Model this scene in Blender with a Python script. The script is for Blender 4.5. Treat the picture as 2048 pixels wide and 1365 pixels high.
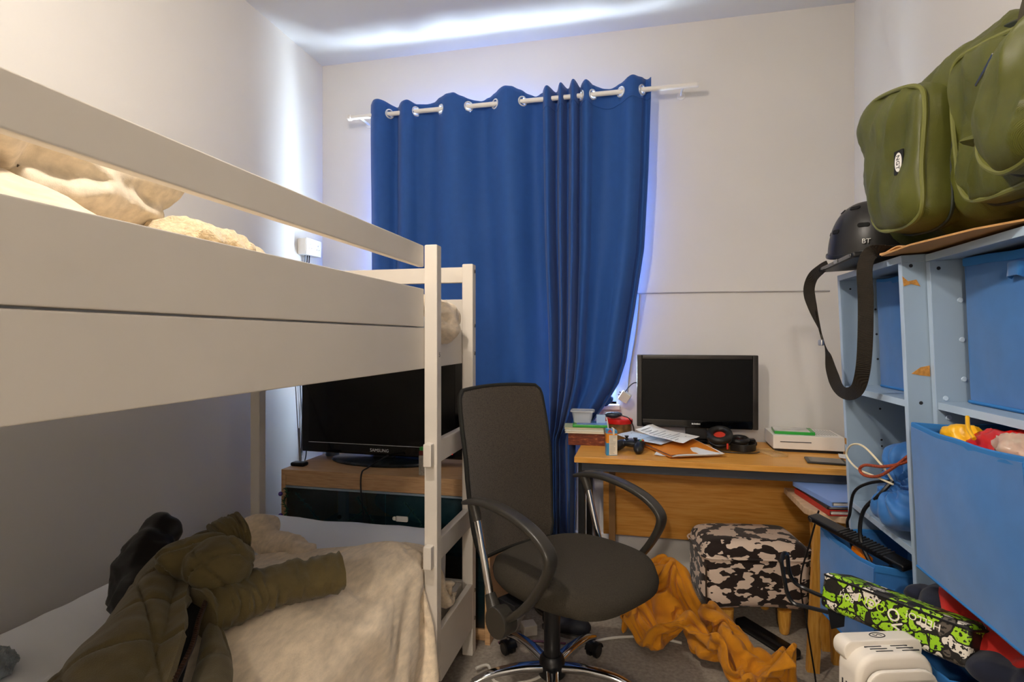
import bpy, bmesh, math, random
from mathutils import Vector, Matrix, Euler, noise as mnoise
from math import sin, cos, pi, radians, sqrt, exp
random.seed(7)
for o in list(bpy.data.objects): bpy.data.objects.remove(o)
scene = bpy.context.scene
COL = scene.collection

# ------------------------------------------------------------------ camera
cd = bpy.data.cameras.new('camera'); cam = bpy.data.objects.new('camera', cd); COL.objects.link(cam)
cam.location = (0, 0, 1.25); cam.rotation_euler = (radians(90), 0, radians(12.92))
cd.sensor_width = 36; cd.lens = 36 * 1129 / 2048; cd.shift_y = -5.5 / 2048
cd.clip_start = 0.02; cd.clip_end = 100
scene.camera = cam
# ------------------------------------------------------------------ sky outside
w = bpy.data.worlds.new('sky'); scene.world = w; w.use_nodes = True
bg = w.node_tree.nodes['Background']; bg.inputs[0].default_value = (0.62, 0.80, 1.0, 1); bg.inputs[1].default_value = 9.0
# ------------------------------------------------------------------ lights
def area(name, loc, rot, sx, sy, power, col):
    l = bpy.data.lights.new(name, 'AREA'); l.shape = 'RECTANGLE'; l.size = sx; l.size_y = sy; l.energy = power; l.color = col
    o = bpy.data.objects.new(name, l); COL.objects.link(o); o.location = loc; o.rotation_euler = rot
    return o
# daylight arriving at the window from outside, and the light the bright ground outside throws up
area('window_daylight', (-0.74, 3.62, 1.75), (radians(-90), 0, 0), 1.6, 1.7, 175, (0.66, 0.83, 1.0))
area('ground_daylight', (-0.74, 3.75, 0.75), (radians(-128), 0, 0), 1.6, 0.9, 400, (0.75, 0.88, 1.0))
# pendant bulb above the middle of the room
pl = bpy.data.lights.new('pendant_bulb_light', 'POINT'); pl.energy = 44; pl.color = (1.0, 0.90, 0.785); pl.shadow_soft_size = 0.045
po = bpy.data.objects.new('pendant_bulb_light', pl); COL.objects.link(po); po.location = (-0.665, 0.90, 2.42)
hl_ = bpy.data.lights.new('hall_fill_light', 'POINT'); hl_.energy = 85; hl_.color = (1.0, 0.88, 0.75); hl_.shadow_soft_size = 0.10  # fill light for the lower bunk, added in a hall behind the camera
ho = bpy.data.objects.new('hall_fill_light', hl_); COL.objects.link(ho); ho.location = (-0.22, -1.95, 2.15)
vs = scene.view_settings
vs.view_transform = 'Standard'; vs.look = 'None'; vs.gamma = 1.0; vs.use_curve_mapping = False; vs.exposure = 0.54
scene.cycles.max_bounces = 14; scene.cycles.diffuse_bounces = 7; scene.cycles.transparent_max_bounces = 16

# ------------------------------------------------------------------ materials
def lin(h, a=1.0):
    if not isinstance(h, str): return (h[0], h[1], h[2], a)
    h = h.lstrip('#'); o = []
    for i in (0, 2, 4):
        c = int(h[i:i+2], 16) / 255
        o.append(c / 12.92 if c <= 0.04045 else ((c + 0.055) / 1.055) ** 2.4)
    return (o[0], o[1], o[2], a)
MATS = {}
def M(name, col, rough=0.55, metal=0.0, var=0.06, vsc=6.0, stretch=None, bump=0.0, bs=150.0, weave=0.0, wsc=400.0, sheen=0.0,
      coat=0.0, alpha=1.0, trans=0.0, ior=1.45, spec=0.5, emis=None, estr=1.0, col2=None, ramp=None, det=4.0, transl=0.0):
    if name in MATS: return MATS[name]
    m = bpy.data.materials.new(name); m.use_nodes = True
    nt = m.node_tree; N = nt.nodes; L = nt.links
    b = N['Principled BSDF']
    b.inputs['Roughness'].default_value = rough; b.inputs['Metallic'].default_value = metal
    b.inputs['Specular IOR Level'].default_value = spec; b.inputs['IOR'].default_value = ior
    b.inputs['Sheen Weight'].default_value = sheen; b.inputs['Coat Weight'].default_value = coat
    b.inputs['Alpha'].default_value = alpha; b.inputs['Transmission Weight'].default_value = trans
    c = lin(col)
    tc = N.new('ShaderNodeTexCoord'); mp = N.new('ShaderNodeMapping'); L.new(tc.outputs['Object'], mp.inputs[0])
    if stretch: mp.inputs['Scale'].default_value = stretch
    nz = N.new('ShaderNodeTexNoise'); nz.inputs['Scale'].default_value = vsc; nz.inputs['Detail'].default_value = det
    L.new(mp.outputs[0], nz.inputs['Vector'])
    cr = N.new('ShaderNodeValToRGB'); L.new(nz.outputs['Fac'], cr.inputs[0])
    if ramp:
        el = cr.color_ramp.elements
        while len(el) < len(ramp): el.new(0.5)
        for e, (p, h) in zip(el, ramp): e.position = p; e.color = lin(h)
    else:
        c2 = lin(col2) if col2 else None
        lo = c2 or tuple(max(0, k * (1 - var)) for k in c[:3]) + (1,)
        hi = c if c2 else tuple(min(1, k * (1 + var)) for k in c[:3]) + (1,)
        cr.color_ramp.elements[0].position = 0.3; cr.color_ramp.elements[0].color = lo
        cr.color_ramp.elements[1].position = 0.7; cr.color_ramp.elements[1].color = hi
    L.new(cr.outputs[0], b.inputs['Base Color'])
    prev = None
    if bump:
        n2 = N.new('ShaderNodeTexNoise'); n2.inputs['Scale'].default_value = bs; n2.inputs['Detail'].default_value = 3
        L.new(mp.outputs[0], n2.inputs['Vector'])
        bp = N.new('ShaderNodeBump'); bp.inputs['Strength'].default_value = bump; bp.inputs['Distance'].default_value = 0.004
        L.new(n2.outputs['Fac'], bp.inputs['Height']); prev = bp
    if weave:
        w1 = N.new('ShaderNodeTexWave'); w1.inputs['Scale'].default_value = wsc; w1.bands_direction = 'DIAGONAL'
        L.new(tc.outputs['Object'], w1.inputs['Vector'])
        bp = N.new('ShaderNodeBump'); bp.inputs['Strength'].default_value = weave; bp.inputs['Distance'].default_value = 0.002
        L.new(w1.outputs['Fac'], bp.inputs['Height'])
        if prev: L.new(prev.outputs[0], bp.inputs['Normal'])
        prev = bp
    if prev: L.new(prev.outputs[0], b.inputs['Normal'])
    if emis:
        b.inputs['Emission Color'].default_value = lin(emis); b.inputs['Emission Strength'].default_value = estr
    if transl:
        t = N.new('ShaderNodeBsdfTranslucent'); t.inputs[0].default_value = c
        mx = N.new('ShaderNodeMixShader'); mx.inputs[0].default_value = transl
        L.new(b.outputs[0], mx.inputs[1]); L.new(t.outputs[0], mx.inputs[2]); L.new(mx.outputs[0], N['Material Output'].inputs[0])
    MATS[name] = m
    return m

# ------------------------------------------------------------------ scene graph helpers
MW = {}
def tag(o, label=None, cat=None, group=None, kind=None):
    if label: o['label'] = label
    if cat: o['category'] = cat
    if group: o['group'] = group
    if kind: o['kind'] = kind
    return o
def thing(name, label, cat, loc=(0, 0, 0), rot=(0, 0, 0), group=None):
    o = bpy.data.objects.new(name, None); COL.objects.link(o); o.empty_display_size = 0.05
    o.location = loc; o.rotation_euler = rot
    MW[o.name] = Matrix.LocRotScale(Vector(loc), Euler(rot), None)
    return tag(o, label, cat, group)
def nb(): return bmesh.new()
def mk(name, bm, mat, parent=None, world=False, smooth=True, ang=38, loc=None, rot=None, label=None):
    """link a bmesh as one mesh object; world=True: vertices are given in world space although there is a parent"""
    if world and parent is not None:
        W = Matrix.Identity(4); p = parent; ch = []
        while p is not None: ch.append(p); p = p.parent
        for q in reversed(ch): W = W @ MW.get(q.name, Matrix.LocRotScale(q.location, q.rotation_euler, None))
        bm.transform(W.inverted())
    bmesh.ops.recalc_face_normals(bm, faces=bm.faces[:])
    me = bpy.data.meshes.new(name); bm.to_mesh(me); bm.free()
    ms = mat if isinstance(mat, (list, tuple)) else [mat]
    for k in ms: me.materials.append(k)
    if smooth and len(me.polygons):
        me.polygons.foreach_set('use_smooth', [True] * len(me.polygons)); me.set_sharp_from_angle(angle=radians(ang))
    o = bpy.data.objects.new(name, me); COL.objects.link(o)
    if smooth and ang == 38:
        wn = o.modifiers.new('wn', 'WEIGHTED_NORMAL'); wn.keep_sharp = True; wn.weight = 100
    if parent is not None: o.parent = parent
    if loc: o.location = loc
    if rot: o.rotation_euler = rot
    if label: o['label'] = label
    return o
def solo(name, bm, mat, label, cat, loc=(0, 0, 0), rot=(0, 0, 0), group=None, **k):
    """a top-level thing that is a single mesh (vertices local to loc/rot)"""
    o = mk(name, bm, mat, loc=loc, rot=rot, **k)
    return tag(o, label, cat, group)
def struct(name, bm, mat, **k):
    o = mk(name, bm, mat, **k)
    if o.parent is None: o['kind'] = 'structure'
    return o
def origin_to(o, p):
    """move a mesh object's origin to world point p (unparented, unrotated)"""
    o.data.transform(Matrix.Translation(-Vector(p))); o.location = p

# ------------------------------------------------------------------ shape helpers (all add to a bmesh)
def box(bm, x0, x1, y0, y1, z0, z1, bev=0.0, seg=2, mtx=None, mi=0):
    r = bmesh.ops.create_cube(bm, size=1.0); vs_ = r['verts']
    for v in vs_: v.co = Vector(((x0 + x1) / 2 + v.co.x * (x1 - x0), (y0 + y1) / 2 + v.co.y * (y1 - y0), (z0 + z1) / 2 + v.co.z * (z1 - z0)))
    if mtx is not None:
        for v in vs_: v.co = mtx @ v.co
    fs = list({f for v in vs_ for f in v.link_faces})
    for f in fs: f.material_index = mi
    if bev:
        es = list({e for v in vs_ for e in v.link_edges})
        bmesh.ops.bevel(bm, geom=es, offset=bev, segments=seg, affect='EDGES', profile=0.5)
    return bm
def catmull(pts, n=8, closed=False):
    P = [Vector(p) for p in pts]; out = []; m = len(P)
    rng = range(m) if closed else range(m - 1)
    for i in rng:
        if closed: a, b, c, d = P[(i-1) % m], P[i], P[(i+1) % m], P[(i+2) % m]
        else: a, b, c, d = P[max(i-1, 0)], P[i], P[i+1], P[min(i+2, m-1)]
        for k in range(n):
            t = k / n
            out.append(0.5 * ((2*b) + (c-a)*t + (2*a-5*b+4*c-d)*t*t + (3*b-a-3*c+d)*t**3))
    if not closed: out.append(P[-1].copy())
    return out
def sweep(bm, pts, sec, closed=False, cap=True, up=None, scale=None):
    """sweep a closed 2-D section (list of (a,b)) along pts; a runs along the side vector, b along the 'up' vector"""
    n = len(pts); rings = []; prev = None
    for i, p in enumerate(pts):
        if closed: t = pts[(i+1) % n] - pts[(i-1) % n]
        else: t = pts[min(i+1, n-1)] - pts[max(i-1, 0)]
        t = t.normalized() if t.length > 1e-9 else Vector((0, 0, 1))
        if up is not None:
            u = Vector(up(i / max(1, n-1)) if callable(up) else up); s_ = t.cross(u)
            if s_.length < 1e-4: s_ = t.cross(Vector((1, 0.1, 0)))
            s_.normalize(); u = s_.cross(t).normalized()
        else:
            if prev is None:
                u = Vector((0, 0, 1)) if abs(t.z) < 0.9 else Vector((1, 0, 0))
            else: u = prev
            u = (u - t * u.dot(t)).normalized(); s_ = t.cross(u); prev = u
        k = scale(i / max(1, n-1)) if scale else 1.0
        ka, kb = k if isinstance(k, tuple) else (k, k)
        rings.append([bm.verts.new(p + s_ * (a * ka) + u * (b * kb)) for a, b in sec])
    m = len(sec)
    for i in range(n if closed else n - 1):
        r0, r1 = rings[i], rings[(i+1) % n]
        for j in range(m):
            try: bm.faces.new((r0[j], r0[(j+1) % m], r1[(j+1) % m], r1[j]))
            except ValueError: pass
    if cap and not closed:
        bm.faces.new(rings[0][::-1]); bm.faces.new(rings[-1])
    return rings
def circ(r, n=8, rb=None): return [(r * cos(2*pi*i/n), (rb or r) * sin(2*pi*i/n)) for i in range(n)]
def rrect(w_, h_, r, n=3):
    o = []
    for cx, cy, a0 in ((w_/2-r, h_/2-r, 0), (-w_/2+r, h_/2-r, 90), (-w_/2+r, -h_/2+r, 180), (w_/2-r, -h_/2+r, 270)):
        for k in range(n + 1):
            a = radians(a0 + 90 * k / n); o.append((cx + r*cos(a), cy + r*sin(a)))
    return o
def tube(bm, pts, r, n=8, sm=6, closed=False, **k):
    P = catmull(pts, sm, closed) if sm > 1 else [Vector(p) for p in pts]
    return sweep(bm, P, circ(r, n), closed=closed, **k)
def cyl(bm, a, b, r, n=16, r2=None):
    a, b = Vector(a), Vector(b)
    return sweep(bm, [a, b], circ(r, n), scale=(lambda t: 1 + ((r2 / r) - 1) * t) if r2 else None)
def lathe(bm, prof, c=(0, 0, 0), n=24, mtx=None, sx=1.0, sy=1.0):
    rings = []; c = Vector(c)
    for r, z in prof:
        ring = []
        for i in range(n):
            a = 2*pi*i/n; p = Vector((r*cos(a)*sx, r*sin(a)*sy, z))
            if mtx is not None: p = mtx @ p
            ring.append(bm.verts.new(c + p))
        rings.append(ring)
    for q in range(len(prof) - 1):
        for i in range(n): bm.faces.new((rings[q][i], rings[q][(i+1) % n], rings[q+1][(i+1) % n], rings[q+1][i]))
    if prof[0][0] > 1e-6: bm.faces.new(rings[0][::-1])
    if prof[-1][0] > 1e-6: bm.faces.new(rings[-1])
    bmesh.ops.remove_doubles(bm, verts=[v for r in rings for v in r], dist=1e-6)
    return bm
def prism(bm, poly, a, b, axis='z', bev=0.0, seg=2, mtx=None):
    """extrude a polygon; axis z: poly=(x,y); axis y: poly=(x,z); axis x: poly=(y,z)"""
    def P(p, q):
        v = Vector((p[0], p[1], q)) if axis == 'z' else Vector((p[0], q, p[1])) if axis == 'y' else Vector((q, p[0], p[1]))
        return mtx @ v if mtx is not None else v
    lo = [bm.verts.new(P(p, a)) for p in poly]; hi = [bm.verts.new(P(p, b)) for p in poly]; n = len(poly)
    fs = [bm.faces.new(lo[::-1]), bm.faces.new(hi)]
    for i in range(n): fs.append(bm.faces.new((lo[i], lo[(i+1) % n], hi[(i+1) % n], hi[i])))
    bmesh.ops.recalc_face_normals(bm, faces=fs)
    if bev:
        es = list({e for f in fs[:2] for e in f.edges})
        bmesh.ops.bevel(bm, geom=es, offset=bev, segments=seg, affect='EDGES', profile=0.5)
    return bm
def grid(bm, f, nu, nv, closed_u=False, mi=None):
    V = [[bm.verts.new(Vector(f(i / (nu if closed_u else nu - 1), j / (nv - 1)))) for j in range(nv)] for i in range(nu)]
    for i in range(nu if closed_u else nu - 1):
        for j in range(nv - 1):
            fc = bm.faces.new((V[i][j], V[(i+1) % nu][j], V[(i+1) % nu][j+1], V[i][j+1]))
            if mi is not None: fc.material_index = mi
    return V
def thick(bm, t):
    """give an open sheet a thickness t (shell to both sides)"""
    bmesh.ops.recalc_face_normals(bm, faces=bm.faces[:]); bm.normal_update()
    bmesh.ops.solidify(bm, geom=bm.faces[:], thickness=t)
    return bm
def nz(x, y=0.0, z=0.0, s=1.0): return mnoise.noise(Vector((x*s, y*s, z*s)))
def fbm(x, y=0.0, z=0.0, s=1.0, o=3):
    return sum(mnoise.noise(Vector((x*s*2**k, y*s*2**k, z*s*2**k + 7.3*k))) * 0.5**k for k in range(o))
def ridge(x, y=0.0, z=0.0, s=1.0): return 1 - 2*abs(mnoise.noise(Vector((x*s, y*s, z*s))))
def sstep(a, b, x):
    t = min(1, max(0, (x - a) / (b - a))) if a != b else float(x >= a)
    return t*t*(3-2*t)
def lerp(a, b, t): return a + (b - a) * t
def pl_(x, xs, ys):
    """piecewise linear"""
    if x <= xs[0]: return ys[0]
    for i in range(1, len(xs)):
        if x <= xs[i]: return lerp(ys[i-1], ys[i], (x - xs[i-1]) / (xs[i] - xs[i-1]))
    return ys[-1]
def ell(bm, c, r, rot=(0, 0, 0), sub=3):
    r_ = bmesh.ops.create_icosphere(bm, subdivisions=sub, radius=1.0)
    m = Matrix.LocRotScale(Vector(c), Euler(rot), Vector(r))
    for v in r_['verts']: v.co = m @ v.co
    return r_['verts']
def blob(name, parts, mat, voxel=0.008, smooth=6, disp=None, parent=None, world=False, **k):
    """melt overlapping solids (a bmesh) into one soft closed surface, then push it about with disp(co, normal) -> offset"""
    me = bpy.data.meshes.new('tmp'); parts.to_mesh(me); parts.free()
    o = bpy.data.objects.new('tmp', me); COL.objects.link(o)
    md = o.modifiers.new('r', 'REMESH'); md.mode = 'VOXEL'; md.voxel_size = voxel
    if smooth:
        ms = o.modifiers.new('s', 'SMOOTH'); ms.iterations = smooth; ms.factor = 0.5
    dg = bpy.context.evaluated_depsgraph_get(); ev = o.evaluated_get(dg); m2 = ev.to_mesh()
    bm = nb(); bm.from_mesh(m2); ev.to_mesh_clear()
    bpy.data.objects.remove(o); bpy.data.meshes.remove(me)
    if disp:
        bm.normal_update()
        offs = [(v.normal.copy(), disp(v.co, v.normal)) for v in bm.verts]
        for v, (n_, d) in zip(bm.verts, offs): v.co += (n_ * d if not isinstance(d, Vector) else d)
    return mk(name, bm, mat, parent, world, ang=60, **k)
def text(name, body, size, mat, parent, mtx, ext=0.0008, align='CENTER', label=None):
    cu = bpy.data.curves.new('txt', 'FONT'); cu.body = body; cu.size = size; cu.extrude = ext
    cu.align_x = align; cu.align_y = 'CENTER'; cu.resolution_u = 3
    o = bpy.data.objects.new('tmp', cu); COL.objects.link(o)
    dg = bpy.context.evaluated_depsgraph_get(); ev = o.evaluated_get(dg); m2 = ev.to_mesh()
    bm = nb(); bm.from_mesh(m2); ev.to_mesh_clear(); bpy.data.objects.remove(o); bpy.data.curves.remove(cu)
    bm.transform(mtx)
    return mk(name, bm, mat, parent, smooth=False, label=label)
def frame(o, x, y):
    """matrix with given origin, x axis and y axis"""
    x = Vector(x).normalized(); y = Vector(y); z = x.cross(y).normalized(); y = z.cross(x)
    m = Matrix((x, y, z)).transposed().to_4x4(); m.translation = Vector(o); return m

# ================================================================== materials in use
wallm = M('wall_paint', '#d8d5d0', 0.85, var=0.02, vsc=2.5, bump=0.05, bs=90)
ceilm = M('ceiling_paint', '#d6d7d8', 0.9, var=0.015, vsc=2)
skirt = M('skirting_paint', '#dedbd4', 0.45, var=0.03)
carpet = M('carpet', '#a2988b', 0.95, var=0.22, vsc=70, bump=0.8, bs=520, det=6)
bedw = M('bed_white_paint', '#d2cbc1', 0.42, var=0.035, vsc=3, bump=0.06, bs=26)
duvm = M('oatmeal_jersey', '#dccab0', 0.9, var=0.14, vsc=70, stretch=(1, 0.35, 1), bump=0.25, bs=420, sheen=0.25, det=6)
sheetm = M('white_sheet', '#dfe3ea', 0.85, var=0.02, bump=0.08, bs=300)
blackp = M('black_plastic', '#17171a', 0.38, var=0.1)
blackg = M('black_gloss', '#050507', 0.06, var=0.0, spec=0.6)
scr = M('screen_black', '#020203', 0.16, var=0.0, spec=0.45)
greyp = M('grey_plastic', '#7d7f82', 0.4)
whitep = M('white_plastic', '#e7e4df', 0.35, var=0.015)
chrome = M('chrome', '#d6d8dc', 0.09, metal=1.0, var=0.02)
steel = M('brushed_steel', '#a8a8a8', 0.3, metal=1.0, var=0.06)
cable_b = M('black_cable', '#101013', 0.45)
cable_w = M('white_cable', '#d8d3c8', 0.5)
paper = M('white_paper', '#e6e4e0', 0.8, var=0.02)
ink = M('ink', '#2b2b30', 0.7)

# ================================================================== room
XL, XR, YB, YF, ZC = -1.867, 1.01, 3.05, -1.0, 2.885
T = 0.22
WX0, WX1, WZ0, WZ1 = -1.40, -0.13, 0.90, 2.36          # window opening
bm = nb(); box(bm, XL - T, XR + T, YF - T, YB + T, -0.1, 0.0); struct('floor', bm, carpet, smooth=False)
bm = nb(); box(bm, XL - T, XR + T, YF - T, YB + T, ZC, ZC + 0.1); struct('ceiling', bm, ceilm, smooth=False)
bm = nb(); box(bm, XL - T, XL, YF - T, YB + T, 0, ZC); struct('wall_left', bm, wallm, smooth=False)
bm = nb(); box(bm, XR, XR + T, YF - T, YB + T, 0, ZC); struct('wall_right', bm, wallm, smooth=False)
DXa, DXb, DH = -.42, .50, 2.06                                # unseen doorway and hall, added to let fill light into the room
bm = nb(); box(bm, XL, DXa, YF - T, YF, 0, ZC); box(bm, DXb, XR, YF - T, YF, 0, ZC); box(bm, DXa, DXb, YF - T, YF, DH, ZC); struct('wall_front', bm, wallm, smooth=False)
bm = nb(); HY = YF - T - 1.5
box(bm, XL, XR, HY - .1, HY, 0, ZC); box(bm, XL - T, XL, HY - .1, YF - T, 0, ZC); box(bm, XR, XR + T, HY - .1, YF - T, 0, ZC); struct('wall_added_hall', bm, wallm, smooth=False)
bm = nb(); box(bm, XL - T, XR + T, HY - .1, YF - T, -.1, 0); struct('floor_added_hall', bm, carpet, smooth=False)
bm = nb(); box(bm, XL - T, XR + T, HY - .1, YF - T, ZC, ZC + .1); struct('ceiling_added_hall', bm, ceilm, smooth=False)
for k_, a_ in enumerate(((DXa - .07, DXa, 0, DH + .07), (DXb, DXb + .07, 0, DH + .07), (DXa, DXb, DH, DH + .07))):
    bm = nb(); box(bm, a_[0], a_[1], YF - .001, YF + .02, a_[2], a_[3], .004); struct('trim_%d' % (k_ + 1), bm, skirt)  # casing of the added doorway
bm = nb()
box(bm, XL, WX0, YB, YB + T, 0, ZC); box(bm, WX1, XR, YB, YB + T, 0, ZC)
box(bm, WX0, WX1, YB, YB + T, 0, WZ0); box(bm, WX0, WX1, YB, YB + T, WZ1, ZC)
struct('wall_back', bm, wallm, smooth=False)
# window: frame, mullion, glass, sill
win = bpy.data.objects.new('window_1', None); COL.objects.link(win); win['kind'] = 'structure'; win.location = ((WX0+WX1)/2, YB+0.14, WZ0); MW[win.name] = Matrix.Translation(win.location)
bm = nb()
for a in ((WX0, WX0+.06, WZ0, WZ1), (WX1-.06, WX1, WZ0, WZ1), (WX0+.06, WX1-.06, WZ0, WZ0+.06), (WX0+.06, WX1-.06, WZ1-.06, WZ1)):
    box(bm, a[0], a[1], YB+.13, YB+.19, a[2], a[3], 0.006)
mk('window_frame', bm, whitep, win, True)
bm = nb(); xm = (WX0+WX1)/2; box(bm, xm-.03, xm+.03, YB+.135, YB+.185, WZ0+.06, WZ1-.06, 0.006); mk('mullion', bm, whitep, win, True)
glass = M('window_glass', '#ffffff', 0.0, var=0, alpha=0.08, spec=0.5)
for x0, x1 in ((WX0+.06, xm-.03), (xm+.03, WX1-.06)):
    bm = nb(); box(bm, x0, x1, YB+.158, YB+.162, WZ0+.06, WZ1-.06); mk('pane', bm, glass, win, True)
bm = nb(); box(bm, WX0, WX1+.02, YB-.035, YB+.13, WZ0-.03, WZ0, 0.008); mk('window_sill', bm, skirt, win, True)
# skirting boards: moulded profile swept along the walls
def skirting(name, p0, p1, nrm):
    prof = [(0, 0), (.022, 0), (.022, .135), (.018, .15), (.019, .165), (.012, .185), (.010, .205), (.004, .212), (0, .212)]
    bm = nb(); p0, p1, nv = Vector(p0), Vector(p1), Vector(nrm); rings = []
    for p in (p0, p1): rings.append([bm.verts.new(p + nv*a + Vector((0, 0, b))) for a, b in prof])
    for j in range(len(prof) - 1): bm.faces.new((rings[0][j], rings[0][j+1], rings[1][j+1], rings[1][j]))
    bm.faces.new(rings[0]); bm.faces.new(rings[1][::-1])
    struct(name, bm, skirt, ang=25)
hlt = thing('added_hall_lamp', 'white pendant lamp added unseen in the hall to carry the fill light', 'lamp', (-.22, -1.95, ZC))  # unseen fitting, added around the fill light
bm = nb(); lathe(bm, [(0.0, 0), (.05, 0), (.05, -.012), (.02, -.03), (0, -.03)]); mk('ceiling_rose', bm, whitep, hlt)
bm = nb(); cyl(bm, (0, 0, -.03), (0, 0, -.55), .004, 8); mk('flex', bm, cable_w, hlt)
skirting('baseboard_back', (XL, YB, 0), (XR, YB, 0), (0, -1, 0))
skirting('baseboard_left', (XL, YF, 0), (XL, YB, 0), (1, 0, 0))
skirting('baseboard_right', (XR, YF, 0), (XR, YB, 0), (-1, 0, 0))
# pendant lamp (above the frame): rose, flex, shade, bulb
lt = thing('pendant_lamp', 'small white pendant lamp hanging from the ceiling above the bunk bed side', 'lamp', (-.665, .90, ZC))
bm = nb(); lathe(bm, [(0.0, 0), (.05, 0), (.05, -.012), (.02, -.03), (0, -.03)]); mk('ceiling_rose', bm, whitep, lt)
bm = nb(); cyl(bm, (0, 0, -.03), (0, 0, -.40), .004, 8); mk('flex', bm, cable_w, lt)
bm = nb(); lathe(bm, [(0, -.40), (.018, -.40), (.02, -.45), (0, -.45)]); mk('lamp_holder', bm, whitep, lt)

# ================================================================== bunk bed
BX = -0.69                      # outer face of the long side boards
bed = thing('bunk_bed', 'white painted wooden bunk bed with ladder opening along the left wall', 'bed', (-1.165, 1.15, 0))
def bpart(name, *a, bev=.004, label=None, mat=None):
    bm = nb(); box(bm, *a, bev=bev); return mk(name, bm, mat or bedw, bed, True, label=label)
PX0, PX1 = -1.65, -0.645
posts = {}
posts['c'] = bpart('corner_post', -.690, -.645, 2.124, 2.168, 0, 1.543, bev=.005)
posts['l'] = bpart('corner_post', -1.648, -1.602, 2.124, 2.168, 0, 1.543, bev=.005)
bpart('corner_post', -.690, -.645, .07, .114, 0, 1.543, bev=.005)
bpart('corner_post', -1.648, -1.602, .07, .114, 0, 1.543, bev=.005)
lp = bpart('ladder_post', -.690, -.645, 1.727, 1.770, .165, 1.555, bev=.005)
bpart('guard_rail', -.712, BX, .114, 1.728, 1.482, 1.552)
bpart('upper_side_board', -.712, BX, .114, 1.728, 1.287, 1.411, bev=.003)
bpart('lower_side_board', -.712, BX, .114, 2.126, 1.151, 1.2835, bev=.003)
bpart('wall_side_board', -1.648, -1.626, .114, 2.126, 1.151, 1.411)
bpart('head_rail', -1.602, -.69, 2.134, 2.158, 1.470, 1.532)
bpart('head_board', -1.602, -.69, 2.134, 2.158, 1.151, 1.404)
bpart('foot_board', -1.602, -.69, .08, .104, 1.151, 1.404)
bpart('lower_side_rail', -.668, -.646, 1.77, 2.126, .110, .285)
bpart('lower_side_rail', -.712, BX, .114, 2.126, .110, .285)
bpart('lower_side_rail', -1.648, -1.626, .114, 2.126, .110, .285)
bpart('lower_end_rail', -1.602, -.69, 2.134, 2.158, .110, .285)
bpart('lower_end_rail', -1.602, -.69, .08, .104, .110, .285)
bpart('upper_base', -1.626, -.712, .11, 2.13, 1.165, 1.19)
bpart('lower_base', -1.626, -.712, .11, 2.13, .20, .225)
for z in (.505, .835):          # ladder treads, let into the back of the post and showing a little past it
    bpart('ladder_tread', -.684, -.655, 1.700, 2.126, z, z + .075, bev=.005)
boltm = M('bolt_steel', '#6e675c', 0.35, metal=0.8)
for z in (1.515, 1.30, 1.19, .25, .14):
    bm = nb(); lathe(bm, [(.0, .002), (.007, .002), (.008, 0), (.008, -.004)], (-.645, 2.15, z), 12, Matrix.Rotation(pi/2, 4, 'Y'))
    mk('bolt', bm, boltm, posts['c'], True)
text('number_mark', '5', .022, ink, lp, Matrix.Translation((0, 0, 0)), .0003)
n5 = [o for o in lp.children if o.name.startswith('number_mark')][0]
n5.data.transform(Matrix.Translation(Vector((-.6447, 1.750, 1.195)) - Vector(bed.location)) @ frame((0, 0, 0), (0, 1, 0), (0, 0, 1)))

# ================================================================== curtain rod and curtains
RY, RZ = 2.925, 2.505
rod = thing('curtain_rod', 'slim white curtain rod with round end caps above the window', 'curtain rod', (-.7, RY, RZ))
bm = nb(); cyl(bm, (-1.61, RY, RZ), (.272, RY, RZ), .0125, 16); mk('pole', bm, whitep, rod, True)
for x, s in ((-1.61, -1), (.272, 1)):
    bm = nb(); lathe(bm, [(0, -.022), (.012, -.022), (.017, -.016), (.017, .0), (.013, .004), (0, .004)] if s < 0 else [(0, .002), (.0125, .002), (.0125, -.004), (0, -.004)],
                     (x, RY, RZ), 16, Matrix.Rotation(pi/2, 4, 'Y')); mk('end_cap', bm, whitep, rod, True)
for x in (-1.56, .20):
    bm = nb(); cyl(bm, (x, RY + .01, RZ), (x, YB, RZ), .006, 8); lathe(bm, [(0, 0), (.02, 0), (.02, .006), (0, .006)], (x, YB, RZ), 12, Matrix.Rotation(pi/2, 4, 'X')); mk('bracket', bm, whitep, rod, True)

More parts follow.
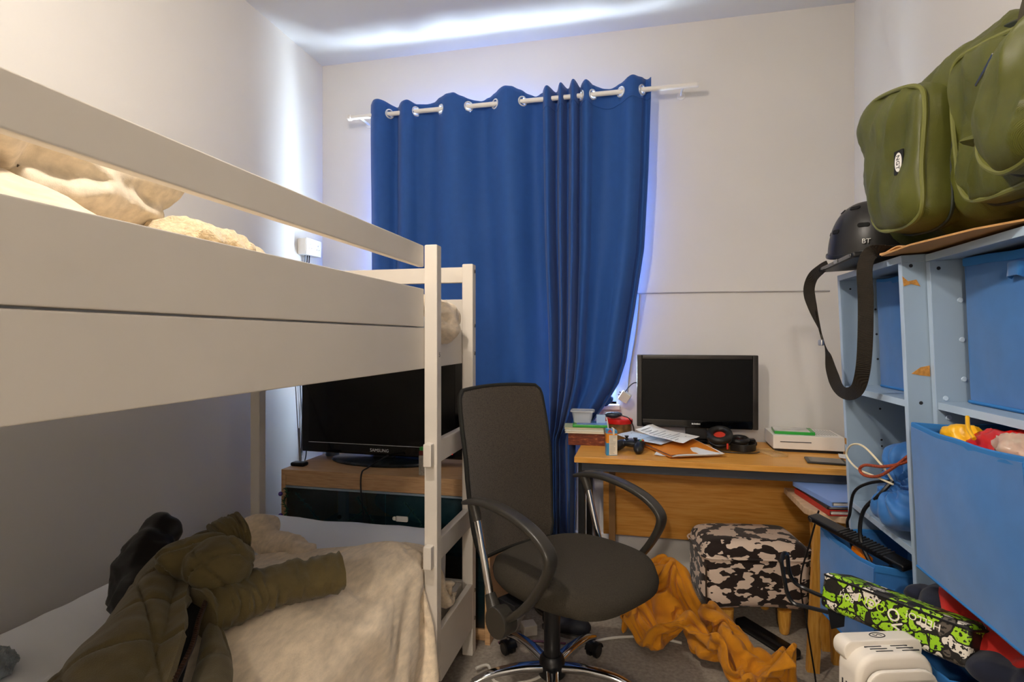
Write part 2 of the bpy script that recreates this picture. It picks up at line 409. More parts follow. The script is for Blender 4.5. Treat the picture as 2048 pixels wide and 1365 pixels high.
curm = M('royal_blue_curtain', '#1b4f98', 0.72, var=0.05, vsc=30, weave=0.12, wsc=240, sheen=0.12, transl=0.0)
linm = M('eyelet_chrome', '#e9edf2', 0.22, metal=0.55)
def smooth_sign_wave(x, Z, first):
    """+-1 humps between successive zeros Z, first hump sign = first (-1 = towards the room)"""
    for i in range(len(Z) - 1):
        if x <= Z[i+1] or i == len(Z) - 2:
            t = (x - Z[i]) / (Z[i+1] - Z[i]); t = min(1, max(0, t))
            return first * (-1)**i * sin(pi * t)
def curtain(name, label, Z, first, amp, xmap, zbot, ringz, nx, nzv, ampz):
    c = thing(name, label, 'curtain', ((Z[0] + Z[-1]) / 2, RY, RZ), group='blue eyelet curtains')
    bm = nb(); ztop = RZ + .052
    x0, x1 = Z[0], Z[-1]
    def f(a, b):
        s = lerp(x0, x1, a)
        hum = smooth_sign_wave(s, Z, first)
        i = max(k for k in range(len(Z) - 1) if s >= Z[k] - 1e-9)
        w_ = Z[min(i+1, len(Z)-1)] - Z[i]
        A = amp(s) * min(1.0, 0.45 + w_ / .16)
        zt = ztop + .012 * sin(s * 17 + 1) + .010 * abs(hum) * (1 if hum < 0 else -.4) + .006*nz(s, 0, 0, 30)
        z = lerp(zt, zbot, b)
        dn = sstep(2.45, 1.2, z)
        y = RY + A * hum * ampz(z) + dn * (.020 * sin(s * 26 + 1.2*z + 1.3*nz(s, z, 0, 2)) + .016*nz(s*3, z*.6, 4, 2.2))
        y += .0035 * nz(s*9, z*2.0, 1.0, 2.0)
        x = xmap(s, z) + .010 * dn * nz(s*4, z, 9, 1.2)
        return (x, min(y, YB - .012), z)
    V = grid(bm, f, nx, nzv)
    # cut the eyelet holes
    holes = []
    for zx in ringz:
        holes.append((zx, RZ))
    rm = []
    for fc in bm.faces:
        cc = fc.calc_center_median()
        for hx, hz in holes:
            # distance measured in the sheet's own plane
            if abs(cc.z - hz) < .021 and abs(cc.x - hx) < .014:
                d2 = (cc.z - hz)**2 + (cc.y - RY)**2 + (cc.x - hx)**2
                if d2 < .0205**2: rm.append(fc); break
    bmesh.ops.delete(bm, geom=rm, context='FACES')
    o = mk('cloth', bm, curm, c, True, ang=75)
    md = o.modifiers.new('solid', 'SOLIDIFY'); md.thickness = .003
    # rings lie in the plane of the cloth at each eyelet
    for hx in ringz:
        e = .006
        a0, a1 = (hx - e - x0) / (x1 - x0), (hx + e - x0) / (x1 - x0)
        bz = (RZ + .052 - RZ) / (RZ + .052 - zbot)
        p0, p1 = Vector(f(max(0, a0), bz)), Vector(f(min(1, a1), bz))
        tx = (p1 - p0); tx.z = 0; tx.normalize()
        bm = nb(); R = .0235
        pts = [Vector((hx, RY, RZ)) + tx * (R * cos(2*pi*k/28)) + Vector((0, 0, R * sin(2*pi*k/28))) for k in range(28)]
        nrm = tx.cross(Vector((0, 0, 1)))
        sweep(bm, pts, rrect(.009, .010, .003, 2), closed=True, up=nrm)
        mk('eyelet', bm, linm, c, True)
    # header stitching seam
    bm = nb(); b = .105 / (RZ + .052 - zbot)
    P = [Vector(f(k / 160, b)) + Vector((0, -.0025, 0)) for k in range(161)]
    sweep(bm, P, circ(.0012, 5)); mk('header_seam', bm, curm, c, True)
    return c
ZL = [-1.485, -1.374, -1.312, -1.217, -1.07, -.912, -.763, -.614, -.49]
curtain('curtain', 'royal blue eyelet curtain hanging in broad flat folds behind the bunk bed', ZL, -1,
        lambda s: .040, lambda s, z: s + (.02 * sstep(2.3, .8, z) if s > -1.0 else 0), .06, [-1.374, -1.217, -1.07, -.912, -.763, -.614], 300, 110,
        lambda z: lerp(1.0, .85, sstep(2.4, 1.0, z)))
ZR = [-.505, -.455, -.425, -.392, -.362, -.322, -.302, -.245, -.102, .004, .045]
def xr(s, z):
    a = (s - ZR[0]) / (ZR[-1] - ZR[0])
    xl = pl_(z, [0, .5, 1.0, 1.8, 2.5], [-.455, -.46, -.475, -.495, -.505])
    xr_ = pl_(z, [0, .73, .79, .93, 1.02, 1.14, 1.4, 1.7, 2.1, 2.5], [-.345, -.34, -.27, -.17, -.115, -.075, -.03, .012, .032, .045])
    return lerp(xl, xr_, a)
curtain('curtain', 'royal blue eyelet curtain gathered into tight folds and pulled in behind the desk', ZR, -1,
        lambda s: .058 if s < -.31 else .036, xr, .05, [-.302, -.245, -.102, .004], 320, 110,
        lambda z: lerp(1.0, 1.25, sstep(2.4, 1.4, z)))

CR = bpy.data.objects['curtain.001']; bm = nb(); ell(bm, (-.205, 2.985, .935), (.045, .022, .035)); ell(bm, (-.175, 2.985, .925), (.03, .022, .028))
blob('cloth_corner', bm, curm, .005, 2, lambda p, n: .010*(ridge(p.x, p.y, p.z, 22)-.4), parent=CR, world=True)

# ================================================================== tv stand
oak = M('oak_veneer', '#b48a5c', 0.45, ramp=[(.25, '#ab8358'), (.5, '#c39b70'), (.75, '#cfa97f')], vsc=5, stretch=(3, 40, 40), bump=0.03, bs=40)
smoke = M('smoked_glass', '#0b2a33', 0.05, var=0.3, vsc=9, alpha=0.42, spec=0.7)
alu = M('aluminium', '#9fb0bd', 0.35, metal=0.7)
SX0, SX1, SY0, SY1, SZ = -1.56, -.60, 2.215, 2.66, .668
st = thing('tv_stand', 'oak veneer tv stand with smoked glass doors behind the bunk bed', 'tv stand', ((SX0+SX1)/2, (SY0+SY1)/2, 0))
def sp(name, *a, mat=oak, bev=.002, parent=st, label=None):
    bm = nb(); box(bm, *a, bev=bev); return mk(name, bm, mat, parent, True, label=label)
sp('top', SX0, SX1, SY0, SY1, SZ-.022, SZ)
sp('side_panel', SX0, SX0+.022, SY0, SY1, 0, SZ-.022); sp('side_panel', SX1-.022, SX1, SY0, SY1, 0, SZ-.022)
sp('back_panel', SX0+.022, SX1-.022, SY1-.008, SY1, .03, SZ-.022)
sp('bottom_panel', SX0+.022, SX1-.022, SY0, SY1-.008, .04, .062)
sp('fascia', SX0+.022, SX1-.022, SY0+.002, SY0+.02, SZ-.070, SZ-.022)
sp('trim_strip', SX0+.022, SX1-.022, SY0-.002, SY0+.01, SZ-.080, SZ-.0705, mat=alu)
sp('plinth', SX0+.022, SX1-.022, SY0+.03, SY0+.045, 0, .04)
sp('shelf', SX0+.022, SX1-.022, SY0+.05, SY1-.01, .33, .346, mat=M('grey_shelf', '#51616a', .5))
sp('divider', -1.30, -1.262, SY0+.03, SY0+.06, .062, SZ-.08, mat=M('grey_upright', '#7d96a6', .5))
for x0, x1 in ((SX0+.024, -1.065), (-1.061, SX1-.024)):
    d = sp('glass_door', x0, x1, SY0+.004, SY0+.010, .064, SZ-.082, mat=smoke)
hm = M('door_knob_black', '#0a0a0c', .2)
bm = nb(); lathe(bm, [(0, 0), (.008, 0), (.009, .006), (.006, .012), (0, .012)], (-1.275, SY0+.004, .475), 14, Matrix.Rotation(pi/2, 4, 'X')); mk('door_knob', bm, hm, st, True)
# white magnetic latch tag stuck on the glass
bm = nb(); prism(bm, rrect(.055, .022, .005), SY0-.001, SY0+.004, 'y', mtx=Matrix.Translation((-.985, 0, .487))); mk('latch_tag', bm, whitep, st, True)
bm = nb(); prism(bm, rrect(.018, .016, .007), SY0-.001, SY0+.004, 'y', mtx=Matrix.Translation((-1.018, 0, .487))); mk('latch_tag', bm, whitep, st, True)
# dark bundles of clothes and a box kept inside the cabinet, dim behind the glass
stuffm = M('dark_teal_cloth', '#3f7885', .9, var=.4, vsc=14)
bm = nb(); ell(bm, (-.95, 2.42, .505), (.26, .13, .085)); ell(bm, (-.78, 2.40, .49), (.14, .12, .075))
b = blob('folded_cloth', bm, stuffm, .016, 6, lambda p, n: .012*fbm(p.x, p.y, p.z, 14)); tag(b, 'dark teal bundle of cloth inside the smoked glass cabinet', 'cloth')
origin_to(b, (-.9, 2.42, .42))
bm = nb(); box(bm, -1.53, -1.32, 2.30, 2.60, .062, .31, .006)
b = mk('storage_box', bm, M('brown_card', '#6e5236', .8)); tag(b, 'brown cardboard box inside the smoked glass cabinet', 'box'); origin_to(b, (-1.42, 2.45, .062))
# tinsel garland running down the cabinet's left edge and along the glass
gar = thing('tinsel_garland', 'thin green tinsel garland with purple baubles wound around the cabinet edge', 'garland', (SX0+.03, SY0-.02, .3))
tin = M('green_tinsel', '#2f5a3a', .35, metal=.4, var=.4, vsc=60)
bm = nb(); P = catmull([(SX0+.03 + .012*sin(k*1.7), SY0-.012 - .006*cos(k*1.3), .59 - k*.022) for k in range(27)], 3)
sweep(bm, P, circ(.0022, 5)); mk('cord', bm, tin, gar, True)
bm = nb(); random.seed(3)
for p in P[::1]:
    for k in range(5):
        a = random.uniform(0, 2*pi); L_ = random.uniform(.010, .020)
        d = Vector((cos(a), -abs(sin(a))*.35, random.uniform(-.6, .8))).normalized()
        t = d.cross(Vector((0, 1, 0.2))).normalized() * .0022
        q = [bm.verts.new(p + t), bm.verts.new(p - t), bm.verts.new(p + d*L_)]; bm.faces.new(q)
o = mk('tinsel_needles', bm, tin, gar, True, smooth=False); o['kind'] = 'stuff'
random.seed(9)
for q, (xa, za, xb, zb, dip) in enumerate(((-1.50, .56, -1.18, .50, .10), (-1.20, .56, -.95, .52, .13), (-.98, .55, -.68, .54, .12), (-1.28, .44, -.85, .46, .10))):
    P = catmull([(lerp(xa, xb, t), SY0+.024 + .006*sin(t*9), lerp(za, zb, t) - dip*sin(pi*t)) for t in [k/8 for k in range(9)]], 4)
    bm = nb(); sweep(bm, P, circ(.0018, 5)); mk('cord', bm, tin, gar, True)
    bm = nb()
    for p in P:
        for k in range(5):
            a = random.uniform(0, 2*pi); L_ = random.uniform(.012, .024); d = Vector((cos(a), random.uniform(-.3, .3), sin(a))).normalized(); t = d.cross(Vector((0, 1, 0.2))).normalized() * .0016
            bm.faces.new([bm.verts.new(p + t), bm.verts.new(p - t), bm.verts.new(p + d*L_)])
    o = mk('tinsel_needles', bm, M('pale_tinsel', '#6fae9c', .35, metal=.3, var=.4, vsc=60), gar, True, smooth=False); o['kind'] = 'stuff'
for z in (.565, .47, .36):
    bm = nb(); ell(bm, (SX0+.012, SY0-.022, z), (.010, .010, .010), sub=2); mk('bauble', bm, M('purple_bauble', '#6d55b0', .2, metal=.5), gar, True)

# ================================================================== television
tv = thing('television', 'large black flat television on a glossy oval foot standing on the oak cabinet', 'television', (-1.19, 2.45, SZ), (0, 0, radians(-1.5)))
def tvb(name, *a, mat=blackg, bev=.006, parent=tv, label=None):
    bm = nb(); box(bm, *a, bev=bev, seg=3); return mk(name, bm, mat, parent, label=label)
TW = .415
tvb('housing', -TW, TW, -.01, .07, .035, .535, bev=.012)
tvb('bezel', -TW, TW, -.024, -.008, .035, .535, bev=.007)
tvb('screen', -TW+.042, TW-.042, -.0262, -.020, .088, .50, mat=scr, bev=.0)
tvb('bright_line', -TW+.042, TW-.042, -.0275, -.0238, .0825, .0855, mat=M('silver_line', '#cfd6dc', .2, metal=.6), bev=0)
text('brand_lettering', 'SAMSUNG', .021, M('silver_letter', '#dfe2e6', .3, metal=.3), tv, frame((.0, -.0245, .058), (1, 0, 0), (0, 0, 1)), .0006)
bm = nb(); box(bm, -.05, .05, .0, .05, .006, .06, .01); mk('neck', bm, blackp, tv)
bm = nb(); lathe(bm, [(0, 0), (.26, 0), (.265, .006), (.255, .014), (.10, .02), (0, .022)], (0, .02, .001), 48, sy=.52); mk('foot', bm, M('dusty_gloss', '#1b242b', .22, var=.35, vsc=30, bump=.05, bs=60), tv)
bm = nb(); ell(bm, (.36, -.0245, .06), (.003, .002, .003), sub=2); mk('standby_light', bm, M('red_led', '#ff2020', .3, emis='#ff1010', estr=2.0), tv, label='tiny red standby light')

# aerial: small weighted foot with a thin telescopic rod
an = thing('tv_aerial', 'small black aerial foot with a thin metal rod beside the television', 'aerial', (-1.622, 2.40, SZ))
an.location = (-1.522, 2.295, SZ); MW[an.name] = Matrix.Translation(an.location)
bm = nb(); box(bm, -.035, .035, -.022, .022, 0, .018, .008, 3); mk('foot', bm, blackp, an)
bm = nb(); cyl(bm, (-.005, .01, .015), (-.088, .10, .36), .0022, 8); cyl(bm, (.0, .01, .015), (-.04, .055, .16), .003, 8); mk('rod', bm, steel, an)
# little black puck with a rounded grey front by the tv's far leg
bm = nb(); lathe(bm, [(0, 0), (.032, 0), (.034, .004), (.03, .022), (.01, .026), (0, .026)], n=24)
solo('speaker_puck', bm, M('dark_blue_grey', '#2f3a46', .35), 'small round dark puck on the cabinet under the television corner', 'speaker', (-1.50, 2.54, SZ))
# tall thin grey tin with green cap by the ladder post
tn = thing('spray_tin', 'slim grey box with green and red top on the oak cabinet', 'tin', (-.905, 2.255, SZ))
bm = nb(); box(bm, -.016, .016, -.012, .012, 0, .085, .003); mk('body', bm, M('speckled_grey', '#8f8a82', .6, var=.3, vsc=120), tn)
bm = nb(); box(bm, -.015, .015, -.011, .011, .085, .105, .003); mk('band', bm, M('dark_red', '#6b1f1a', .5), tn)
bm = nb(); box(bm, -.014, .014, -.010, .010, .105, .12, .004); mk('cap', bm, M('leaf_green', '#2f9a3c', .4), tn)
# remote / small clutter at right end of cabinet
bm = nb(); box(bm, -.022, .022, -.05, .05, 0, .018, .006); solo('remote_control', bm, blackp, 'small black remote control at the end of the oak cabinet', 'remote', (-.69, 2.32, SZ), (0, 0, .5))
bm = nb(); box(bm, -.03, .03, -.045, .045, 0, .07, .008); solo('media_box', bm, blackp, 'small black box at the end of the oak cabinet behind the chair', 'box', (-.61, 2.30, SZ), (0, 0, .1))
# tv lead hanging over the cabinet front
bm = nb(); tube(bm, [(-1.148, 2.43, .705), (-1.15, 2.36, .700), (-1.165, 2.26, .684), (-1.168, 2.212, .672), (-1.165, 2.200, .60), (-1.15, 2.199, .48), (-1.135, 2.198, .36), (-1.12, 2.198, .2), (-1.09, 2.20, .08), (-1.05, 2.195, .006)], .0035, 8)
o = mk('power_lead', bm, cable_b); tag(o, 'thin black lead hanging from the television over the cabinet front', 'cable'); origin_to(o, (-1.12, 2.3, 0))

# ================================================================== wall socket and its leads
so = thing('wall_socket', 'white double socket box surface mounted on the left wall near the corner', 'socket', (XL, 2.87, 1.763))
bm = nb(); box(bm, 0, .048, -.073, .073, -.045, .045, .004); mk('back_box', bm, whitep, so)
bm = nb(); box(bm, .048, .058, -.075, .075, -.047, .047, .004); mk('face_plate', bm, M('socket_white', '#f3f2ef', .25), so)
for cy in (-.038, .038):
    for dy, dz, w_, h_ in ((0, .014, .003, .006), (-.011, -.008, .005, .003), (.011, -.008, .005, .003)):
        bm = nb(); box(bm, .0575, .0587, cy+dy-w_/2, cy+dy+w_/2, dz-h_/2, dz+h_/2); mk('pin_hole', bm, ink, so)
for k, (yy, zz) in enumerate(((2.83, .70), (2.86, .66), (2.80, .0))):
    bm = nb(); tube(bm, [(XL+.02+.006*k, 2.84+.012*k, 1.725), (XL+.012+.004*k, 2.835+.012*k, 1.5), (XL+.012, 2.80+.02*k, 1.1), (XL+.014, yy, max(zz, .4)), (XL+.03, yy-.04, max(.02, zz-.1))], .0032, 6)
    o = mk('socket_lead', bm, cable_b if k else M('grey_cable', '#6a747c', .5)); tag(o, ['thin grey lead running down the wall from the white socket', 'thin black lead down the wall from the white socket to behind the television', 'thin black lead running from the white socket down to the skirting'][k], 'cable'); origin_to(o, (XL+.02, 2.84, 1.2))

# ================================================================== pencil-thin cable clipped to the back wall over the monitor
gc = M('grey_wall_cable', '#a7a3a0', .6)
bm = nb(); tube(bm, [(.90, YB-.004, 1.482), (.62, YB-.004, 1.485), (.30, YB-.004, 1.487), (.0, YB-.004, 1.486), (-.012, YB-.004, 1.47), (-.028, YB-.004, 1.30), (-.062, YB-.004, 1.08), (-.075, YB-.004, .95)], .0035, 6, 5)
o = mk('wall_cable', bm, gc); tag(o, 'thin grey cable tacked along the back wall and down beside the curtain', 'cable'); origin_to(o, (.2, YB-.004, 1.48))

# ================================================================== desk
beech = M('beech_laminate', '#cf8f3e', 0.38, ramp=[(.3, '#cd8c35'), (.5, '#dc9d45'), (.72, '#e3a955')], vsc=4, stretch=(2, 30, 30), bump=.02, bs=30)
dgrey = M('desk_grey_metal', '#3c4048', .45)
DX0, DX1, DY0, DY1, DZ = -.288, .925, 2.475, 3.035, .73
dk = thing('desk', 'beech laminate desk with dark metal frame and back panel against the wall', 'desk', ((DX0+DX1)/2, (DY0+DY1)/2, 0))
def dp(name, *a, mat=beech, bev=.0015):
    bm = nb(); box(bm, *a, bev=bev); return mk(name, bm, mat, dk, True)
dp('desktop', DX0, DX1, DY0, DY1, DZ-.026, DZ, bev=.003)
dp('front_beam', DX0+.03, DX1-.02, DY0+.03, DY0+.07, DZ-.066, DZ-.026, mat=dgrey)
dp('back_panel', DX0+.10, DX1-.05, 2.885, 2.903, .262, DZ-.026)
for x in (DX0+.012, DX1-.042):
    dp('leg', x, x+.03, DY0+.05, DY0+.09, .03, DZ-.026, mat=M('black_metal', '#121316', .4))
    dp('leg', x, x+.03, DY1-.12, DY1-.08, .03, DZ-.026, mat=M('black_metal', '#121316', .4))
    dp('foot_rail', x-.005, x+.035, DY0+.01, DY1-.05, 0, .03, mat=M('black_metal', '#121316', .4), bev=.006)
dp('cable_post', DX0+.135, DX0+.165, 2.75, 2.78, .0, DZ-.026, mat=M('brown_post', '#7b5a33', .5))

# ---------------- monitor
mo = thing('monitor', 'black flat monitor with thick glossy frame on the desk against the wall', 'monitor', (.264, 2.935, DZ))
def mb(name, *a, mat=blackg, bev=.004):
    bm = nb(); box(bm, *a, bev=bev); return mk(name, bm, mat, mo)
MH = .287
mb('housing', -MH, MH, 0, .045, .075, .437, bev=.008)
fm = M('worn_frame', '#2b2723', .3, var=.4, vsc=8)
mb('frame_side', -MH, -MH+.026, -.012, .003, .075, .437, mat=fm); mb('frame_side', MH-.026, MH, -.012, .003, .075, .437, mat=fm)
mb('frame_top', -MH+.026, MH-.026, -.012, .003, .415, .437, mat=fm); mb('frame_bottom', -MH+.026, MH-.026, -.012, .003, .075, .115, mat=blackg)
mb('screen', -MH+.026, MH-.026, -.006, -.002, .115, .415, mat=M('matte_screen', '#010101', .45, var=0, spec=.2), bev=0)
bm = nb()
for k, (a, b) in enumerate(((-.022, -.016), (-.0145, -.013), (-.0115, -.006), (-.0045, .001), (.0025, .008), (.0095, .015), (.0165, .0185))): box(bm, a, b, -.0127, -.0118, .093, .1 - .001*(k % 2))
mk('brand_badge', bm, M('silver_letter', '#dfe2e6', .3, metal=.3), mo, smooth=False)
mb('neck', -.05, .05, .0, .03, .02, .08, mat=blackp)
bm = nb(); lathe(bm, [(0, 0), (.12, 0), (.123, .004), (.115, .014), (.05, .02), (0, .02)], (0, .03, 0), 40, sy=.55); mk('foot', bm, blackg, mo)

# ---------------- console with game case on it
cons = thing('game_console', 'white flat game console with black disc slot at the right end of the desk', 'console', (.742, 2.905, DZ), (0, 0, radians(-2)))
bm = nb(); box(bm, -.148, .148, -.11, .11, .012, .075, .004); mk('body', bm, M('console_white', '#e9e4db', .35, var=.01), cons)
bm = nb(); box(bm, -.142, .142, -.104, .104, 0, .012); mk('base', bm, blackp, cons)
bm = nb(); box(bm, -.118, .012, -.1115, -.108, .044, .0475); mk('disc_slot', bm, ink, cons)
bm = nb()
for k in range(9):
    box(bm, .03 + k*.012, .036 + k*.012, -.06, .09, .0745, .0756)
mk('vent', bm, M('vent_grey', '#b9b4ab', .6), cons)
green = M('case_green', '#2fa23a', .25, var=.03, spec=.6)
def game_case(label, loc, rz, cover):
    g = thing('game_case', label, 'game case', loc, (0, 0, rz), 'green game cases')
    bm = nb(); box(bm, -.085, .085, -.0675, .0675, 0, .014, .003); mk('shell', bm, green, g)
    bm = nb(); box(bm, -.070, .083, -.064, .064, .0138, .0146); mk('cover_sheet', bm, cover, g)
    bm = nb(); box(bm, -.084, -.066, -.066, .066, .0138, .0149); mk('spine_edge', bm, green, g)
    return g
game_case('green game case with pale cover lying on the white console', (.695, 2.893, DZ+.075), radians(174), M('case_cover_pale', '#c9c6c0', .25, var=.25, vsc=18))

# ---------------- clear phone case, tablet, papers
pc = thing('phone_case', 'empty clear phone case lying on the desk before the monitor', 'phone case', (.57, 2.735, DZ+.0005), (0, 0, radians(20)))
clear = M('clear_plastic', '#d9b980', .12, var=.0, alpha=.35, spec=.7)
bm = nb(); prism(bm, rrect(.072, .145, .012), .0, .0015, 'z'); mk('back', bm, clear, pc)
bm = nb(); P = [Vector((a, b, .005)) for a, b in rrect(.072, .145, .012)]; sweep(bm, P, rrect(.0016, .010, .0006, 1), closed=True, up=(0, 0, 1)); mk('rim', bm, clear, pc)
tb = thing('tablet', 'small black tablet lying on the front edge of the desk', 'tablet', (.752, 2.60, DZ), (0, 0, radians(-8)))
bm = nb(); box(bm, -.075, .075, -.055, .055, 0, .009, .004); mk('body', bm, M('tablet_shell', '#26221f', .4), tb)
bm = nb(); box(bm, -.062, .062, -.050, .050, .0088, .0094); mk('screen', bm, M('tablet_glass', '#3b3b36', .18, spec=.6), tb)
def sheet(label, loc, rz, sx=.148, sy=.21, curl=.01, seed=0, mat=paper, thick_=.0008, tilt=(0, 0), cat='paper', name='paper_sheet', lines=0, grp=None):
    p = thing(name, label, cat, loc, (tilt[0], tilt[1], rz), grp)
    bm = nb()
    f = lambda a, b: ((a-.5)*sx, (b-.5)*sy, .002 + curl * (max(0, (b-.55)*2)**2 * .8 + .25*(nz(a*2+seed, b*2, seed, 1.3)+.6)))
    grid(bm, f, 12, 14); thick(bm, thick_)
    mk('leaf', bm, mat, p)
    if lines:
        bm = nb(); random.seed(seed)
        for k in range(lines):
            b = .9 - k * .8 / lines; x0 = -.4; x1 = random.uniform(.05, .42)
            q = [Vector(f(.5 + x, b + d)) + Vector((0, 0, .0012)) for x, d in ((x0, 0), (x1, 0), (x1, .012), (x0, .012))]
            bm.faces.new([bm.verts.new(v) for v in q])
        mk('print', bm, ink, p, smooth=False)
    return p
sheet('loose white paper lying on the desk before the end of the white console', (.905, 2.715, DZ+.0005), radians(75), .10, .13, .004, seed=3)
sheet('creased white paper hanging off the desk edge by the shelves', (.915, 2.60, DZ+.008), radians(14), .10, .16, .008, seed=5)
# ---------------- heap of letters and orange folder
of = M('orange_card', '#d9821f', .55, var=.05)
fo = thing('orange_folder', 'open orange card folder stuffed with papers on the desk before the monitor', 'folder', (.168, 2.705, DZ+.006), (0, 0, radians(24)))
bm = nb(); grid(bm, lambda a, b: ((a-.5)*.235, (b-.5)*.30, .012 + .028*a*b + .006*nz(a*2, b*2, 0)), 10, 10); thick(bm, .0015); mk('front_cover', bm, of, fo)
bm = nb(); grid(bm, lambda a, b: ((a-.5)*.24, (b-.5)*.305, .002 + .003*a), 8, 8); thick(bm, .0015); mk('back_cover', bm, of, fo)
for k in range(4):
    bm = nb(); grid(bm, lambda a, b: ((a-.5)*.222 + .006*k, (b-.5)*.29 - .012 - .003*k, .0045 + .002*k + .02*a*b + .003*nz(a*2, b*2, k)), 8, 8); thick(bm, .0008); mk('leaf', bm, paper, fo)
sheet('folded white letter with printed lines lying across the orange folder', (.118, 2.785, DZ+.056), radians(58), .16, .25, .022, seed=8, tilt=(radians(4), radians(-4)), lines=9)
sheet('pale blue tinted letter on the heap beside the game controller', (.02, 2.79, DZ+.034), radians(62), .15, .23, .014, seed=11, mat=M('pale_blue_paper', '#ccd8e6', .8), tilt=(radians(3), 0), lines=4)
sheet('crumpled white paper sticking out from beneath the orange folder', (.115, 2.60, DZ+.0005), radians(80), .08, .11, .004, seed=14)
# ---------------- headset
hs = thing('headset', 'black headset with red cushion lining lying on the desk', 'headset', (.388, 2.79, DZ+.001), (0, 0, radians(-12)))
redf = M('red_foam', '#c8351f', .8)
leather = M('black_leatherette', '#1c1a18', .45, bump=.15, bs=200)
def cup(c, tilt, k=1.25):
    m = Matrix.Translation(c) @ tilt @ Matrix.Scale(k, 4)
    bm = nb(); lathe(bm, [(0, -.018), (.034, -.018), (.042, -.010), (.043, .0), (.036, .008), (0, .008)], n=28, mtx=m, sy=1.15); mk('ear_cup', bm, blackp, hs)
    bm = nb(); P = [m @ Vector((.034*cos(a), .040*sin(a), .016)) for a in [2*pi*q/32 for q in range(32)]]; sweep(bm, P, circ(.0135*k, 10), closed=True); e = mk('ear_cushion', bm, leather, hs)
    bm = nb(); lathe(bm, [(0, .012), (.028, .012), (.028, .006), (0, .006)], n=24, mtx=m, sy=1.15); mk('cushion_lining', bm, redf, hs, label='red foam lining')
cup(Vector((-.03, -.02, .052)), Matrix.Rotation(radians(24), 4, 'X'))
cup(Vector((.05, .035, .028)), Matrix.Rotation(radians(6), 4, 'X'), 1.0)
bm = nb(); P = catmull([(.018, -.03, .02), (.07, -.06, .02), (.115, -.03, .021), (.12, .03, .022), (.09, .075, .022), (.05, .075, .022)], 8)
sweep(bm, P, rrect(.006, .032, .0028, 2), up=(0, 0, 1)); mk('headband', bm, leather, hs)
bm = nb(); box(bm, .003, .012, -.07, -.06, .012, .04, .003); mk('slider', bm, redf, hs)
bm = nb(); tube(bm, [(-.06, -.03, .012), (-.02, -.075, .004), (.05, -.085, .004), (.12, -.06, .004), (.14, -.02, .004)], .0025, 6); mk('lead', bm, cable_b, hs)
# small toys by the monitor foot
for k, (x, y, c, l) in enumerate(((.475, 2.885, '#7bbf3f', 'tiny green plastic piece beside the headset'), (.505, 2.878, '#d8b531', 'tiny yellow plastic piece beside the headset'))):
    bm = nb(); box(bm, -.011, .011, -.008, .008, 0, .022, .004); solo('toy_brick', bm, M('toy_%s' % c[1:], c, .35), l, 'toy', (x, y, DZ), (0, 0, .4 + k))
bm = nb(); box(bm, -.075, .075, -.03, .03, 0, .02, .006); box(bm, -.07, .07, -.026, .026, .018, .03, .006)
solo('cable_box', bm, M('glossy_dark', '#15161a', .15), 'flat glossy black box at the foot of the monitor', 'box', (.47, 2.945, DZ), (0, 0, radians(-3)))
# ---------------- game controller
gcp = thing('game_controller', 'black game controller lying on the desk beside the juice carton', 'controller', (-.045, 2.655, DZ), (0, 0, radians(-28)))
ctl = M('controller_black', '#1d1e20', .33, var=.06)
bm = nb(); ell(bm, (0, .015, .036), (.062, .035, .020)); ell(bm, (-.05, -.022, .026), (.024, .045, .022), (radians(18), 0, radians(-18))); ell(bm, (.05, -.022, .026), (.024, .045, .022), (radians(18), 0, radians(18))); ell(bm, (0, .0, .036), (.05, .03, .018))
blob('body', bm, ctl, .0035, 6, parent=gcp)
for x, y in ((-.035, .018), (.022, -.004)):
    bm = nb(); lathe(bm, [(0, -.006), (.006, -.006), (.006, .004), (.010, .007), (.010, .010), (.004, .009), (0, .009)], (x, y, .055), 16); mk('thumb_stick', bm, blackp, gcp)
for x, y, c in ((.042, .026, '#c9a227'), (.052, .016, '#b8372a'), (.032, .016, '#2d5bb0'), (.042, .007, '#3fa044')):
    bm = nb(); ell(bm, (x, y, .053), (.0045, .0045, .004), sub=2); mk('button', bm, M('btn_%s' % c[1:], c, .25), gcp)
bm = nb(); box(bm, -.030, -.014, -.006, -.001, .050, .056, .001); box(bm, -.0245, -.0195, -.0115, .0045, .050, .056, .001); mk('direction_pad', bm, blackp, gcp)
# ---------------- juice carton with straw
jc = thing('juice_carton', 'small blue and orange juice carton with a straw on the desk edge', 'carton', (-.132, 2.555, DZ), (0, 0, radians(12)))
jb, jo, jw, jr = M('carton_blue', '#3a8fc4', .35), M('carton_orange', '#e08a1e', .35), M('carton_label', '#ded6c4', .45), M('carton_red', '#cf4a22', .35)
bm = nb(); box(bm, -.024, .024, -.02, .02, 0, .055, .001); mk('lower_body', bm, jb, jc)
bm = nb(); box(bm, -.024, .024, -.02, .02, .055, .098, .001); mk('upper_body', bm, jo, jc)
bm = nb(); prism(bm, [(-.024, .098), (.024, .098), (.024, .110), (-.024, .118)], -.02, .02, 'y'); mk('top', bm, jb, jc)
bm = nb(); prism(bm, [(-.020, .102), (.004, .102), (-.008, .118)], -.0206, -.019, 'y'); mk('top_flash', bm, jr, jc)
bm = nb(); box(bm, .004, .012, -.0225, .0205, .092, .119, .001); mk('straw_seal', bm, jw, jc)
bm = nb(); box(bm, -.012, .0235, -.0212, -.0195, .003, .090); lb = mk('label_panel', bm, jw, jc)
bm = nb(); random.seed(2)
for k in range(13):
    z = .086 - k*.0064; box(bm, -.009, random.uniform(.004, .020), -.0216, -.0211, z-.0008, z+.0008)
mk('label_print', bm, M('print_grey', '#8d867a', .7), lb)
